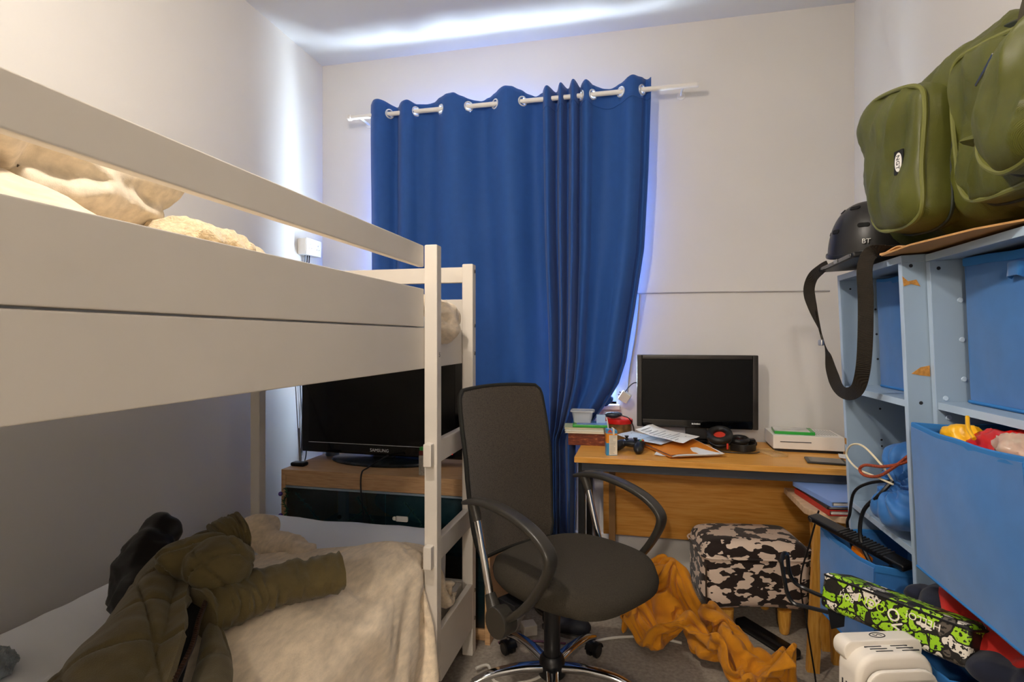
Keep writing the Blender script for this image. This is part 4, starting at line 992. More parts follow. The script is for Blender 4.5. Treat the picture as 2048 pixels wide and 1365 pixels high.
BB = fabric_bin('large blue felt bin stuffed with red and yellow plastic bags', shelfpt(sB, (-.088, -.037, .726)), (0, TILT, 0), .39, .29, .325, .014, 3, seam=.70, bulge=.014)
AB = fabric_bin('sagging blue felt bin full of leads and gadgets pulled out of the shelves', (.580, 1.82, .380), (0, 0, radians(7.4)), .315, .26, .263, .02, 4, seam=.35)
CB = fabric_bin('blue felt bin of clothes lying under the comic print pencil box', (.602, 1.425, .382), (0, 0, radians(3)), .225, .255, .165, .012, 5, seam=.4, bulge=.012)

# ---- contents of the large bin: plastic carrier bags
def crumple(name, label, cat, c, r, mat, seed, vox=.007, amp=.016, sc=16, rot=(0, 0, 0), extra=()):
    bm = nb(); ell(bm, (0, 0, 0), r, rot)
    for e in extra: ell(bm, e[0], e[1], e[2] if len(e) > 2 else (0, 0, 0))
    o = blob(name, bm, mat, vox, 2, lambda p, n: amp*(ridge(p.x+seed, p.y, p.z, sc)-.35) + amp*.5*(ridge(p.x, p.y+seed, p.z, sc*2.1)-.4))
    o.location = c; return tag(o, label, cat)
redp = M('red_plastic_film', '#cf1f1c', .28, var=.18, vsc=9, alpha=.96, spec=.6)
crumple('carrier_bag', 'crumpled red plastic carrier bag in the large blue bin', 'bag', (.735, 1.28, 1.018), (.085, .135, .046), redp, 1)
crumple('carrier_bag', 'crumpled yellow plastic bag poking out of the large blue bin', 'bag', (.675, 1.405, 1.035), (.032, .045, .028), M('yellow_plastic_film', '#f0b416', .35, var=.1, vsc=10), 2, .005, .010, 24)
crumple('carrier_bag', 'crumpled clear plastic bag on the red carrier bag', 'bag', (.675, 1.215, 1.045), (.03, .045, .024), M('clear_film', '#d8ccb8', .2, var=.2, vsc=12, alpha=.6, spec=.7), 3, .005, .012, 26)
bm = nb(); tube(bm, [(.665, 1.365, 1.085), (.650, 1.33, 1.065), (.645, 1.30, 1.05)], .004, 8); o = mk('pen', bm, M('yellow_pen', '#e8b010', .35)); tag(o, 'thin yellow pen resting on the plastic bags', 'pen'); origin_to(o, (.65, 1.33, 1.05))
# ---- drawstring bag and cords
dsm = M('blue_nylon', '#2d6bb0', .6, var=.08, vsc=14, sheen=.2)
bm = nb(); ell(bm, (0, 0, .105), (.13, .115, .105)); ell(bm, (-.035, .015, .185), (.08, .08, .055)); ell(bm, (-.09, -.02, .07), (.06, .085, .06))
def dsd(p, n):
    d = Vector((p.x + .10, p.y + .03, p.z - .13)); a = math.atan2(d.z, d.y)
    return .010*sin(a*11 + 3*nz(p.x, p.y, p.z, 9))*exp(-d.length_squared/.012) + .009*fbm(p.x, p.y, p.z, 12) - .025*exp(-d.length_squared/.0009)
o = blob('drawstring_bag', bm, dsm, .006, 3, dsd); o.location = (.765, 1.722, .729); tag(o, 'blue nylon drawstring bag slumped on the middle shelf', 'bag')
DSB = o
MW[DSB.name] = Matrix.Translation(DSB.location)
def cord(name, label, pts, r, mat, part=False):
    bm = nb(); tube(bm, pts, r, 7, 7)
    if part: return mk(name, bm, mat, DSB, True, label=label)
    o = mk(name, bm, mat); tag(o, label, 'cable'); origin_to(o, pts[0]); return o
K = (.655, 1.70, .868)
cord('loop_cord', 'thin white cord looping out of the blue drawstring bag', [K, (.635, 1.715, .905), (.61, 1.775, .945), (.60, 1.84, .935), (.60, 1.875, .898), (.61, 1.82, .872), (.63, 1.74, .868), (.65, 1.685, .862)], .0028, M('cream_cord', '#e2d6b8', .7), True)
cord('draw_cord', 'red brown braided cord knotted in a loop on the drawstring bag', [(.66, 1.615, .955), (.645, 1.66, .915), (.63, 1.72, .875), (.615, 1.78, .862), (.61, 1.80, .875), (.615, 1.77, .893), (.63, 1.70, .905), (.65, 1.645, .925), (.665, 1.61, .945)], .0042, M('braided_brown', '#9a4326', .8, var=.4, vsc=200), True)
cord('black_lead', 'black lead drooping from the drawstring bag into the bin of gadgets', [K, (.62, 1.76, .845), (.605, 1.83, .80), (.60, 1.85, .73), (.605, 1.885, .69), (.62, 1.89, .62), (.66, 1.86, .50)], .0042, cable_b)
cord('black_lead', 'second thicker black lead hanging from the drawstring bag into the bin', [K, (.625, 1.70, .83), (.605, 1.755, .77), (.60, 1.77, .70), (.61, 1.75, .645), (.65, 1.71, .56)], .0055, cable_b)
# ---- gadgets in the pulled out bin
kb = thing('black_handset', 'long ribbed black gadget lying across the blue bin', 'gadget', (.60, 1.80, .672), (radians(10), radians(4), radians(-66)))
bm = nb(); box(bm, -.175, .175, -.02, .02, -.009, .009, .006, 3); mk('body', bm, M('satin_black', '#0d0d0f', .3), kb)
bm = nb()
for k in range(14): box(bm, -.05 + k*.012, -.044 + k*.012, -.0215, .0215, .004, .0105, .001)
mk('rib', bm, blackp, kb)
bm = nb(); lathe(bm, [(0, 0), (.007, 0), (.007, .002), (0, .002)], (-.16, -.0205, 0), 12, Matrix.Rotation(pi/2, 4, 'X')); mk('screw', bm, steel, kb)
crumple('tangled_leads', 'dark tangle of gadgets at the bottom of the pulled out bin', 'gadget', (.72, 1.81, .50), (.08, .10, .085), M('dark_tangle', '#14161c', .5, var=.6, vsc=50), 8, .009, .02, 22)
crumple('foil_wrapper', 'crumpled silver and brown wrapper in the pulled out bin', 'wrapper', (.70, 1.715, .60), (.034, .03, .028), M('foil', '#b9a58c', .25, metal=.6, var=.5, vsc=40), 9, .004, .012, 45)
bm = nb(); box(bm, -.03, .03, -.012, .012, -.01, .01, .004); solo('orange_block', bm, M('orange_plastic', '#e07a14', .4), 'small orange plastic piece in the pulled out bin', 'toy', (.615, 1.80, .63), (0, .3, radians(-70)))

# ---- comic print pencil box
cb = thing('pencil_box', 'lime green black and white comic print zip box on the bin of clothes', 'pencil box', (.574, 1.45, .618), (radians(-14), radians(-1), radians(-51)))
cm = bpy.data.materials.new('comic_print'); cm.use_nodes = True
_n = cm.node_tree.nodes; _l = cm.node_tree.links; _b = _n['Principled BSDF']; _b.inputs['Roughness'].default_value = .5
_tc = _n.new('ShaderNodeTexCoord'); _w = _n.new('ShaderNodeTexNoise'); _w.inputs['Scale'].default_value = 22; _w.inputs['Detail'].default_value = 2
_mx = _n.new('ShaderNodeVectorMath'); _mx.operation = 'MULTIPLY_ADD'; _mx.inputs[1].default_value = (.05, .05, .05)
_l.new(_tc.outputs['Object'], _w.inputs['Vector']); _l.new(_w.outputs['Color'], _mx.inputs[0]); _l.new(_tc.outputs['Object'], _mx.inputs[2])
_v = _n.new('ShaderNodeTexVoronoi'); _v.inputs['Scale'].default_value = 34; _l.new(_mx.outputs[0], _v.inputs['Vector'])
_cr = _n.new('ShaderNodeValToRGB'); _cr.color_ramp.interpolation = 'CONSTANT'
for i_, (p_, h_) in enumerate(((0, '#8fc31a'), (.30, '#1d1813'), (.46, '#dcd5c8'), (.66, '#5a5249'), (.80, '#9ccc22'))):
    e_ = _cr.color_ramp.elements[i_] if i_ < 2 else _cr.color_ramp.elements.new(p_); e_.position = p_; e_.color = lin(h_)
_sx = _n.new('ShaderNodeSeparateColor'); _l.new(_v.outputs['Color'], _sx.inputs[0]); _l.new(_sx.outputs[0], _cr.inputs[0])
_v2 = _n.new('ShaderNodeTexVoronoi'); _v2.feature = 'DISTANCE_TO_EDGE'; _v2.inputs['Scale'].default_value = 34; _l.new(_mx.outputs[0], _v2.inputs['Vector'])
_lt = _n.new('ShaderNodeMath'); _lt.operation = 'LESS_THAN'; _lt.inputs[1].default_value = .07; _l.new(_v2.outputs[0], _lt.inputs[0])
_n2 = _n.new('ShaderNodeTexNoise'); _n2.inputs['Scale'].default_value = 160; _n2.inputs['Detail'].default_value = 1; _l.new(_tc.outputs['Object'], _n2.inputs['Vector'])
_g2 = _n.new('ShaderNodeMath'); _g2.operation = 'GREATER_THAN'; _g2.inputs[1].default_value = .60; _l.new(_n2.outputs['Fac'], _g2.inputs[0])
_or = _n.new('ShaderNodeMath'); _or.operation = 'MAXIMUM'; _l.new(_lt.outputs[0], _or.inputs[0]); _l.new(_g2.outputs[0], _or.inputs[1])
_mc = _n.new('ShaderNodeMix'); _mc.data_type = 'RGBA'; _l.new(_or.outputs[0], _mc.inputs[0]); _l.new(_cr.outputs[0], _mc.inputs[6]); _mc.inputs[7].default_value = lin('#14110e'); _l.new(_mc.outputs[2], _b.inputs['Base Color'])
bm = nb(); box(bm, -.158, .158, -.052, .052, -.042, .042, .012, 3); mk('case_body', bm, cm, cb)
wl = M('print_white', '#e6e0d4', .5); gl = M('print_lime', '#b4e02c', .5)
for s, sz, m_, x, z, r in (('OOM', .026, gl, -.035, .012, 176), ('HELLO!', .021, wl, .072, .018, 178), ('MO', .036, wl, .022, -.006, 118), ('BOM', .017, wl, -.092, .004, 170), ('BOM', .017, wl, .055, -.026, 172)):
    text('print_word', s, sz, m_, cb, frame((x, -.0524, z), (cos(radians(r)), 0, sin(radians(r))), (-sin(radians(r)), 0, cos(radians(r)))), .0003)
bm = nb(); P = [Vector((a, b, .034)) for a, b in rrect(.3175, .1055, .012, 3)]; sweep(bm, P, rrect(.003, .005, .001, 1), closed=True, up=(0, 0, 1)); mk('zip', bm, blackp, cb)
# black bent tube bracket sticking out from beneath the print box
br = thing('tube_bracket', 'bent black metal tube bracket sticking out past the pine table leg', 'bracket', (.45, 1.60, .55))
bm = nb(); tube(bm, [(.478, 1.585, .548), (.425, 1.64, .535), (.40, 1.655, .535), (.385, 1.66, .56), (.375, 1.665, .62), (.372, 1.665, .645), (.382, 1.68, .658), (.395, 1.70, .645), (.40, 1.70, .60), (.415, 1.70, .572), (.44, 1.685, .562), (.485, 1.625, .565)], .0055, 8, 6); mk('tube', bm, M('black_enamel', '#17181b', .3), br, True)
bm = nb(); prism(bm, [(.47, .51), (.50, .52), (.505, .60), (.485, .605), (.462, .56)], 1.578, 1.584, 'y', .002); mk('plate', bm, M('black_enamel', '#17181b', .3), br, True)
bm = nb(); cyl(bm, (.483, 1.574, .56), (.483, 1.585, .56), .005, 8); mk('bolt', bm, steel, br, True)

# ---- clothes in the lower bin
redc = M('red_jersey', '#bf1f14', .85, var=.1, vsc=14, sheen=.2)
navy = M('navy_jersey', '#10162a', .9, var=.25, vsc=20, sheen=.15)
def cloth_lump(name, label, c, parts, mat, seed, amp=.010, vox=.007, rot=(0, 0, 0)):
    bm = nb()
    for p in parts: ell(bm, p[0], p[1], p[2] if len(p) > 2 else (0, 0, 0))
    o = blob(name, bm, mat, vox, 4, lambda p, n: amp*1.2*(ridge(p.x*.8+seed, p.y*2.2, p.z*2, 7)-.45) + amp*.6*fbm(p.x, p.y, p.z+seed, 16))
    o.location = c; o.rotation_euler = rot; return tag(o, label, 'clothes')
cloth_lump('red_shirt', 'crumpled red jersey top on the bin of clothes below the large bin', (.735, 1.405, .628), [((-.02, .06, 0), (.075, .085, .05)), ((0, -.05, -.005), (.075, .09, .04)), ((.02, -.15, -.015), (.06, .09, .03))], redc, 1)
cloth_lump('navy_jumper', 'rolled navy jersey lying beside the red top', (.672, 1.50, .642), [((0, 0, 0), (.03, .07, .028), (0, 0, radians(-35))), ((.05, -.04, .01), (.05, .03, .03)), ((-.02, .04, -.005), (.03, .03, .02))], navy, 3, .006, .005)
cloth_lump('navy_trousers', 'dark navy trousers trailing over the end of the bin of clothes', (.705, 1.25, .60), [((-.02, .05, 0), (.06, .055, .032)), ((.04, -.02, 0), (.07, .06, .035)), ((.10, -.06, -.01), (.07, .05, .03))], navy, 5, .009)

# ================================================================== things on top of the shelves
ZT = 1.459
cbm = M('cardboard', '#b78a55', .85, var=.06, vsc=10, bump=.05, bs=120)
lpb = thing('laptop_bag', 'flat black laptop sleeve under the helmet overhanging the shelf edge', 'laptop bag', (.70, 1.85, ZT+.012), (0, radians(-2.4), radians(-3)))
bm = nb(); box(bm, -.142, .16, -.19, .175, .0, .016, .006, 3); mk('sleeve', bm, M('black_nylon', '#131315', .45, var=.2, vsc=60), lpb)
bm = nb(); box(bm, -.146, -.140, -.18, .165, .003, .013, .002); mk('front_edge', bm, M('glossy_dark', '#15161a', .15), lpb)
bm = nb(); box(bm, -.149, -.145, -.06, -.03, .002, .014, .002); mk('catch', bm, greyp, lpb)
strapm = M('brown_black_webbing', '#211a10', .8, var=.25, vsc=30, weave=.5, wsc=260)
bm = nb()
SP = [(.66, 1.645, 1.484), (.592, 1.645, 1.477), (.572, 1.652, 1.44), (.577, 1.662, 1.351), (.582, 1.68, 1.246), (.588, 1.715, 1.16), (.592, 1.77, 1.105), (.594, 1.86, 1.085), (.592, 1.93, 1.10), (.590, 1.985, 1.15), (.585, 2.0, 1.20), (.57, 1.985, 1.235), (.562, 2.0, 1.28), (.556, 2.055, 1.35), (.552, 2.085, 1.41), (.556, 2.06, 1.452), (.566, 2.0, 1.474), (.575, 1.965, 1.484)]
P = catmull(SP, 8)
def sup(t): 
    # direction of the strap's width along its run: it twists once before the buckle
    w0 = Vector((-.25, 1, .1)); 
    if t < .10: q = sstep(.0, .10, t); return Vector((.6*q, .8*q, 1 - q))
    if t < .52: return Vector((.62, .78, .05))
    if t < .66: q = sstep(.52, .66, t); return Vector((.62 + .3*q, .78 - 1.1*q, .05 + .3*q))
    q = sstep(.66, .78, t); return Vector((.92 - .4*q, -.32 + 1.1*q, .35 - .3*q))
sweep(bm, P, rrect(.038, .0025, .001, 1), up=sup, scale=lambda t: (pl_(t, [0, .5, .56, .64, .70, .8, .9, 1], [1, 1, .75, .42, .42, .95, .95, .7]), 1)); mk('shoulder_strap', bm, strapm, lpb, True)
bm = nb(); box(bm, .556, .566, 1.97, 2.0, 1.226, 1.246, .003); mk('buckle', bm, steel, lpb, True)
bm = nb(); sweep(bm, catmull([(.566, 1.99, 1.24), (.560, 2.02, 1.30), (.556, 2.03, 1.34)], 6), rrect(.016, .002, .0008, 1), up=(.9, -.3, .3)); mk('strap_tail', bm, strapm, lpb, True)
# helmet
hl = thing('skate_helmet', 'matt black skate helmet with vent holes resting beside the olive holdall', 'helmet', (.702, 1.985, ZT+.056), (radians(4), 0, radians(20)))
helm = M('helmet_black', '#1f1d1b', .38, var=.08)
bm = nb()
def fh(a, b):
    th = 2*pi*a; ph = b*pi*.5; r = cos(ph)**.75 if b < 1 else 0
    return (.112*r*cos(th), .128*r*sin(th), .165*sin(ph)**.9 - (.012*cos(th*2) if b < .02 else 0))
grid(bm, fh, 48, 18, closed_u=True); bmesh.ops.remove_doubles(bm, verts=bm.verts[:], dist=1e-5); thick(bm, .006); mk('shell', bm, helm, hl, ang=60)
bm = nb(); P = [Vector(fh(k/48, 0)) for k in range(48)]; sweep(bm, P, rrect(.010, .014, .004, 2), closed=True, up=(0, 0, 1)); mk('rim', bm, blackp, hl)
ventm = M('vent_black', '#030303', .8)
for a, b in ((.47, .25), (.53, .62), (.60, .30), (.66, .62), (.40, .60), (.72, .28), (.35, .25)):
    c0, cx_, cy_ = Vector(fh(a, b)), Vector(fh(a+.012, b)), Vector(fh(a, b+.02)); m = frame(c0, cx_-c0, cy_-c0)
    bm = nb(); prism(bm, rrect(.034, .014, .006, 4), -.0035, .0022, 'z', .0015, mtx=m); v_ = mk('vent', bm, ventm, hl)
c0, cx_, cy_ = Vector(fh(.615, .10)), Vector(fh(.63, .10)), Vector(fh(.615, .13))
text('brand_lettering', 'BT', .020, whitep, hl, frame(c0 + (c0-Vector((0, 0, .05))).normalized()*.0045, cx_-c0, cy_-c0) @ Matrix.Rotation(0, 4, 'Z'), .0012)
# cardboard
cbd = thing('cardboard_sheet', 'torn flat brown cardboard under the olive holdall', 'cardboard', (.78, 1.492, ZT+.008), (0, TILT, 0))
bm = nb(); prism(bm, [(-.185, .12), (-.19, -.05), (-.15, -.22), (-.06, -.36), (.1, -.38), (.1, .14)], .0, .004, 'z'); mk('sheet', bm, cbm, cbd)
bm = nb(); prism(bm, [(-.175, .105), (-.183, .135), (-.165, .165), (-.14, .17), (-.10, .15), (-.06, .11), (-.08, .06), (-.16, .05)], .004, .009, 'z', mtx=Matrix.Translation((0, 0, .0)) @ Matrix.Rotation(radians(0), 4, 'X')); mk('flap', bm, M('cardboard_pale', '#c99a66', .85, var=.05), cbd)
bm = nb(); grid(bm, lambda a, b: (-.17 + .09*b + .01*sin(pi*a), .16 - .13*a + .02*b, .008 + .012*sin(pi*a)*(1-.5*b)), 10, 6); thick(bm, .003); mk('curled_tab', bm, M('cardboard_pale', '#c99a66', .85, var=.05), cbd)

# ================================================================== soft goods settled with a short cloth simulation
def settle(bm, colliders, frames=40, shrink=0.0, mass=.35, bend=1.5, tension=12, selfc=True, dist=.006, grav=1.0, quality=6, damp=5, pin=None):
    """drop a sheet (bmesh, world space) on colliders and return the settled sheet as a bmesh"""
    me = bpy.data.meshes.new('tmp'); bm.to_mesh(me); bm.free()
    o = bpy.data.objects.new('tmp_cloth', me); COL.objects.link(o)
    cl = o.modifiers.new('cloth', 'CLOTH'); s_ = cl.settings
    s_.quality = quality; s_.mass = mass; s_.tension_stiffness = tension; s_.compression_stiffness = tension; s_.shear_stiffness = 4; s_.bending_stiffness = bend
    s_.air_damping = 1.0; s_.tension_damping = damp; s_.compression_damping = damp; s_.bending_damping = .5
    s_.shrink_min = shrink; s_.effector_weights.gravity = grav
    cc = cl.collision_settings; cc.collision_quality = 3; cc.distance_min = dist; cc.use_self_collision = selfc; cc.self_distance_min = dist; cc.self_friction = 8; cc.friction = 20
    if pin:
        g = o.vertex_groups.new(name='pin'); g.add(pin, 1.0, 'REPLACE'); s_.vertex_group_mass = 'pin'
    tmp = []
    for b in colliders:
        m2 = bpy.data.meshes.new('tmpc'); b.to_mesh(m2); b.free(); c = bpy.data.objects.new('tmp_col', m2); COL.objects.link(c)
        md = c.modifiers.new('col', 'COLLISION'); c.collision.thickness_outer = .004; c.collision.cloth_friction = 25; tmp.append(c)
    pc_ = cl.point_cache; pc_.frame_start = 1; pc_.frame_end = frames
    f0 = scene.frame_current
    for f in range(1, frames + 1): scene.frame_set(f)
    dg = bpy.context.evaluated_depsgraph_get(); ev = o.evaluated_get(dg); m3 = ev.to_mesh(); out = nb(); out.from_mesh(m3); ev.to_mesh_clear()
    for c in tmp + [o]:
        d_ = c.data; bpy.data.objects.remove(c); bpy.data.meshes.remove(d_)
    scene.frame_set(f0)
    return out
def soft(name, bm, mat, label, cat, thick_=.006, sub=1, loc=None):
    o = mk(name, bm, mat, ang=80)
    if thick_:
        md = o.modifiers.new('solid', 'SOLIDIFY'); md.thickness = thick_; md.offset = 0
    if sub:
        ms = o.modifiers.new('sub', 'SUBSURF'); ms.levels = sub; ms.render_levels = sub
    tag(o, label, cat)
    if loc: origin_to(o, loc)
    return o
# ---- mustard fleece blanket heaped on the carpet
mus = M('mustard_fleece', '#c8810f', .95, var=.08, vsc=25, bump=.5, bs=420, sheen=.12)
def bxm(*a, bev=0):
    b = nb(); box(b, *a, bev=bev); bmesh.ops.triangulate(b, faces=b.faces[:]); return b
bm = nb()
def fbl(a, b):
    # footprint of the heap as a bent quad, lifted and creased so that it buckles into folds as it drops
    P00, P10, P01, P11 = Vector((-.12, 2.29, 0)), Vector((.22, 1.95, 0)), Vector((.03, 2.68, 0)), Vector((.46, 2.38, 0))
    p = P00*(1-a)*(1-b) + P10*a*(1-b) + P01*(1-a)*b + P11*a*b
    fold = .045*sin(a*19 + 2.2*nz(a*3, b*3, 1)) + .05*nz(a*4, b*4, 3) + .03*nz(a*9, b*9, 5)
    w_ = .07*exp(-((a-.35)**2+(b-.75)**2)/.08)
    return (p.x + .03*nz(a*5, b*5, 11), p.y + .03*nz(a*5, b*5, 17), .15 + fold + w_ + .12*(1-a)*b)
grid(bm, fbl, 60, 58)
mbm = settle(bm, [bxm(-1, 1.2, 1.6, 3.1, -.08, .0), bxm(.22, .70, 2.50, 2.84, .0, .39, bev=.03), bxm(-.04, .14, 2.56, 2.70, 0, .19, bev=.04), bxm(.535, .60, 1.9, 2.6, 0, .4), bxm(-.24, -.17, 2.0, 2.9, 0, .4)], 32, shrink=-.68, bend=1.1, tension=10, dist=.009, mass=.22)
soft('fleece_blanket', mbm, mus, 'mustard yellow fleece blanket heaped on the carpet beside the cow print stool', 'blanket', .011, 1, (.2, 2.4, 0))

# ---- lower bunk: mattress in a fitted sheet
lm = thing('mattress', 'white sheeted mattress on the lower bunk', 'mattress', (-1.165, 1.12, .225))
bm = nb(); box(bm, -1.605, -.730, .14, 2.105, .242, .512, .055, 5)
blob('sheet_cover', bm, sheetm, .022, 4, lambda p, n: .006*fbm(p.x, p.y, p.z, 5) + .004*ridge(p.x*.4, p.y, p.z, 9)*(p.x < -1.3), parent=lm, world=True)
um = thing('mattress', 'white mattress on the upper bunk behind the side boards', 'mattress', (-1.165, 1.12, 1.19))
bm = nb(); box(bm, -1.615, -.722, .13, 2.11, 1.192, 1.345, .04, 4); mk('cover', bm, sheetm, um, True)
# ---- lower duvet: settled over the mattress, hanging down the front
bm = nb()
def fd(a, b):
    y = lerp(.30, 1.98, b)
    xr_ = pl_(y, [.3, 1.50, 1.60, 1.68, 1.80, 1.86, 1.98], [-.43, -.45, -.49, -.68, -.68, -.62, -.66])
    xl_ = pl_(y, [.3, .7, 1.0, 1.25, 1.45, 1.58, 1.64, 1.70, 1.85, 1.98], [-1.06, -1.12, -1.20, -1.34, -1.46, -1.44, -1.30, -.98, -.80, -.76])
    x = lerp(xl_, xr_, a)
    z = .585 + .05*nz(a*3.2, b*4.5, 2) + .022*nz(a*8, b*9, 5) + .016*sin(a*9 + b*16 + 3*nz(a*2, b*2, 8))
    return (x, y + .01*nz(a*6, b*6, 1), z)
grid(bm, fd, 62, 76)
cols = [bxm(-.668, -.646, 1.77, 2.126, .11, .285), bxm(-1.8, .2, 0, 2.4, -.08, .02), bxm(-1.62, -.715, .12, 2.11, .2, .508, bev=.05), bxm(-.712, -.69, .1, 2.12, .11, .285), bxm(-.690, -.645, 1.727, 1.77, .1, 1.5), bxm(-.684, -.655, 1.70, 2.12, .505, .58)]
b_ = nb(); ell(b_, (-1.02, 1.22, .50), (.30, .36, .085), sub=2); cols.append(b_)
b_ = nb(); ell(b_, (-.84, 1.62, .50), (.13, .20, .05), sub=2); cols.append(b_)
b_ = nb(); ell(b_, (-.95, .62, .50), (.30, .30, .10), sub=2); cols.append(b_)
dbm = settle(bm, cols, 24, shrink=-.14, bend=2.0, tension=14, selfc=False, dist=.012, mass=.5, quality=5)
DV = soft('duvet', dbm, duvm, 'oatmeal jersey duvet rumpled over the lower bunk and hanging down its side', 'duvet', .022, 1, (-1.0, 1.1, .5))
# height of the settled duvet, for things lying on it
_hp = [(v.co.x + DV.location.x, v.co.y + DV.location.y, v.co.z + DV.location.z) for v in DV.data.vertices]
def dz(x, y):
    best = [(h[2]) for h in _hp if abs(h[0]-x) < .035 and abs(h[1]-y) < .035]
    return (max(best) if best else .512) + .013
# peak of crumpled cover standing at the far end of the duvet
bm = nb(); ell(bm, (-1.33, 1.76, .555), (.065, .075, .065)); ell(bm, (-1.22, 1.73, .53), (.10, .06, .038)); ell(bm, (-1.41, 1.70, .53), (.08, .08, .04)); ell(bm, (-1.13, 1.71, .525), (.05, .05, .03))
o = blob('pillowcase', bm, duvm, .008, 3, lambda p, n: .012*(ridge(p.x*1.6, p.y, p.z*.6, 13)-.4) + .006*fbm(p.x, p.y, p.z, 22)); tag(o, 'crumpled oatmeal pillowcase pushed up at the far end of the lower duvet', 'pillowcase'); origin_to(o, (-1.3, 1.74, .512))

# ---- olive quilted jacket
jk = thing('quilted_jacket', 'olive brown quilted jacket thrown over the lower bunk with one sleeve out', 'jacket', (-.95, 1.0, .62))
olv = M('olive_quilt', '#574b29', .85, var=.14, vsc=30, bump=.25, bs=380, sheen=.15)
jlin = M('jacket_lining', '#0d0c0b', .9)
def quilt(x, y, s=.135):
    c_, n_ = cos(.9), sin(.9); a = (x*c_ + y*n_)/s; b = (-x*n_ + y*c_)/(s*1.15)
    fa, fb_ = abs(math.modf(abs(a))[0] - .5)*2, abs(math.modf(abs(b))[0] - .5)*2
    return (1 - fa**16) * (1 - fb_**16)
def patch(Lp, Rp, lift, nu=80, nv=110, thick_=.014, name='front_panel', mat=olv, edge=.5, parent=None):
    Lc, Rc = catmull(Lp, 12), catmull(Rp, 12)
    def pick(C, t): 
        k = t*(len(C)-1); i = min(int(k), len(C)-2); return C[i].lerp(C[i+1], k-i)
    bm = nb()
    def f(a, b):
        l, r = pick(Lc, b), pick(Rc, b); p = l.lerp(r, a)
        ar = sin(pi*min(1, max(0, a)))**.6 if edge else a
        h_ = lift(a, b) + .011*(quilt(p.x, p.y) - .6) + .006*fbm(p.x, p.y, 1, 11)
        return (p.x, p.y, max(p.z, dz(p.x, p.y)) + .006 + h_)
    grid(bm, f, nu, nv); thick(bm, thick_); return mk(name, bm, mat, jk, True, ang=70)
patch([(-.95, .66, .62), (-1.03, .80, .63), (-1.10, .95, .63), (-1.16, 1.05, .63), (-1.27, 1.24, .64), (-1.24, 1.36, .64)],
      [(-.70, .64, .62), (-.78, .80, .64), (-.86, .92, .66), (-.95, 1.02, .66), (-1.04, 1.14, .66), (-1.10, 1.24, .66)],
      lambda a, b: .045*sin(pi*min(a*1.25, 1))**.7 + .025*a)
patch([(-.69, .66, .60), (-.76, .80, .60), (-.83, .91, .60), (-.91, 1.02, .60)], [(-.60, .72, .58), (-.70, .85, .59), (-.80, .98, .59), (-.90, 1.07, .60)], lambda a, b: .028*sin(pi*a)**.6, 24, 40)
bm = nb(); grid(bm, lambda a, b: Vector((-.72, .66, .642)).lerp(Vector((-1.0, 1.06, .662)), b) + Vector((-.10 + .14*a, .075*a - .05, .0)), 8, 16); thick(bm, .006); mk('lining', bm, jlin, jk, True)
zp = catmull([(-.69, .66, .66), (-.765, .79, .665), (-.825, .90, .668), (-.885, .985, .672), (-.93, 1.06, .68)], 14)
bm = nb(); sweep(bm, zp, rrect(.010, .004, .001, 1), up=(0, 0, 1)); z_ = mk('zip', bm, M('zip_brown', '#2a1c16', .5), jk, True)
bm = nb()
for p in zp[::1]:
    box(bm, p.x-.0035, p.x+.0035, p.y-.0014, p.y+.0014, p.z+.002, p.z+.0046)
o = mk('zip_teeth', bm, M('zip_metal', '#4a3428', .4, metal=.5), jk, True); o['kind'] = 'stuff'
def sleeve(pts, rad, name, seed, flat=.72, ringf=17, amp=.010):
    P = catmull(pts, 14); n = len(P); bm = nb(); m = 30; rings = []
    for i, p in enumerate(P):
        t = P[min(i+1, n-1)] - P[max(i-1, 0)]; t.normalize(); u = Vector((0, 0, 1)); s_ = t.cross(u).normalized(); u = s_.cross(t); q = i/(n-1); R = rad(q); ring = []
        for k in range(m):
            a = 2*pi*k/m
            wr = amp*(ridge(q*ringf + .35*sin(a+seed), cos(a)*.8, sin(a)*.8 + seed, 1.0) - .3) + .005*nz(q*9, cos(a)*2, sin(a)*2 + seed)
            ring.append(bm.verts.new(p + s_*((R+wr)*cos(a)) + u*((R*flat+wr)*sin(a))))
        rings.append(ring)
    for i in range(n-1):
        for k in range(m): bm.faces.new((rings[i][k], rings[i][(k+1) % m], rings[i+1][(k+1) % m], rings[i+1][k]))
    bm.faces.new(rings[0][::-1]); bm.faces.new(rings[-1])
    return mk(name, bm, olv, jk, True, ang=60)
sl = [(-.95, 1.055, .0), (-.925, 1.12, 0), (-.89, 1.19, 0), (-.835, 1.27, 0), (-.765, 1.335, 0)]
sleeve([(x, y, max(.60, dz(x, y)) + .040) for x, y, _ in sl], lambda q: pl_(q, [0, .15, .45, .8, 1], [.066, .066, .062, .060, .060]), 'sleeve', 1.7)
bm = nb(); ell(bm, (-1.03, 1.155, .725), (.10, .055, .050), (0, radians(8), radians(58))); ell(bm, (-.965, 1.135, .72), (.075, .075, .058)); ell(bm, (-1.09, 1.225, .70), (.055, .07, .05))
blob('folded_sleeve', bm, olv, .007, 4, lambda p, n: .010*(quilt(p.x+.03, p.y+p.z, .085)-.7) + .008*fbm(p.x, p.y, p.z, 15), parent=jk, world=True)
sleeve([(-1.045, 1.225, .735), (-1.03, 1.25, .745), (-1.015, 1.275, .748)], lambda q: .062, 'ribbed_cuff', 4.2, .72, 40, .006)
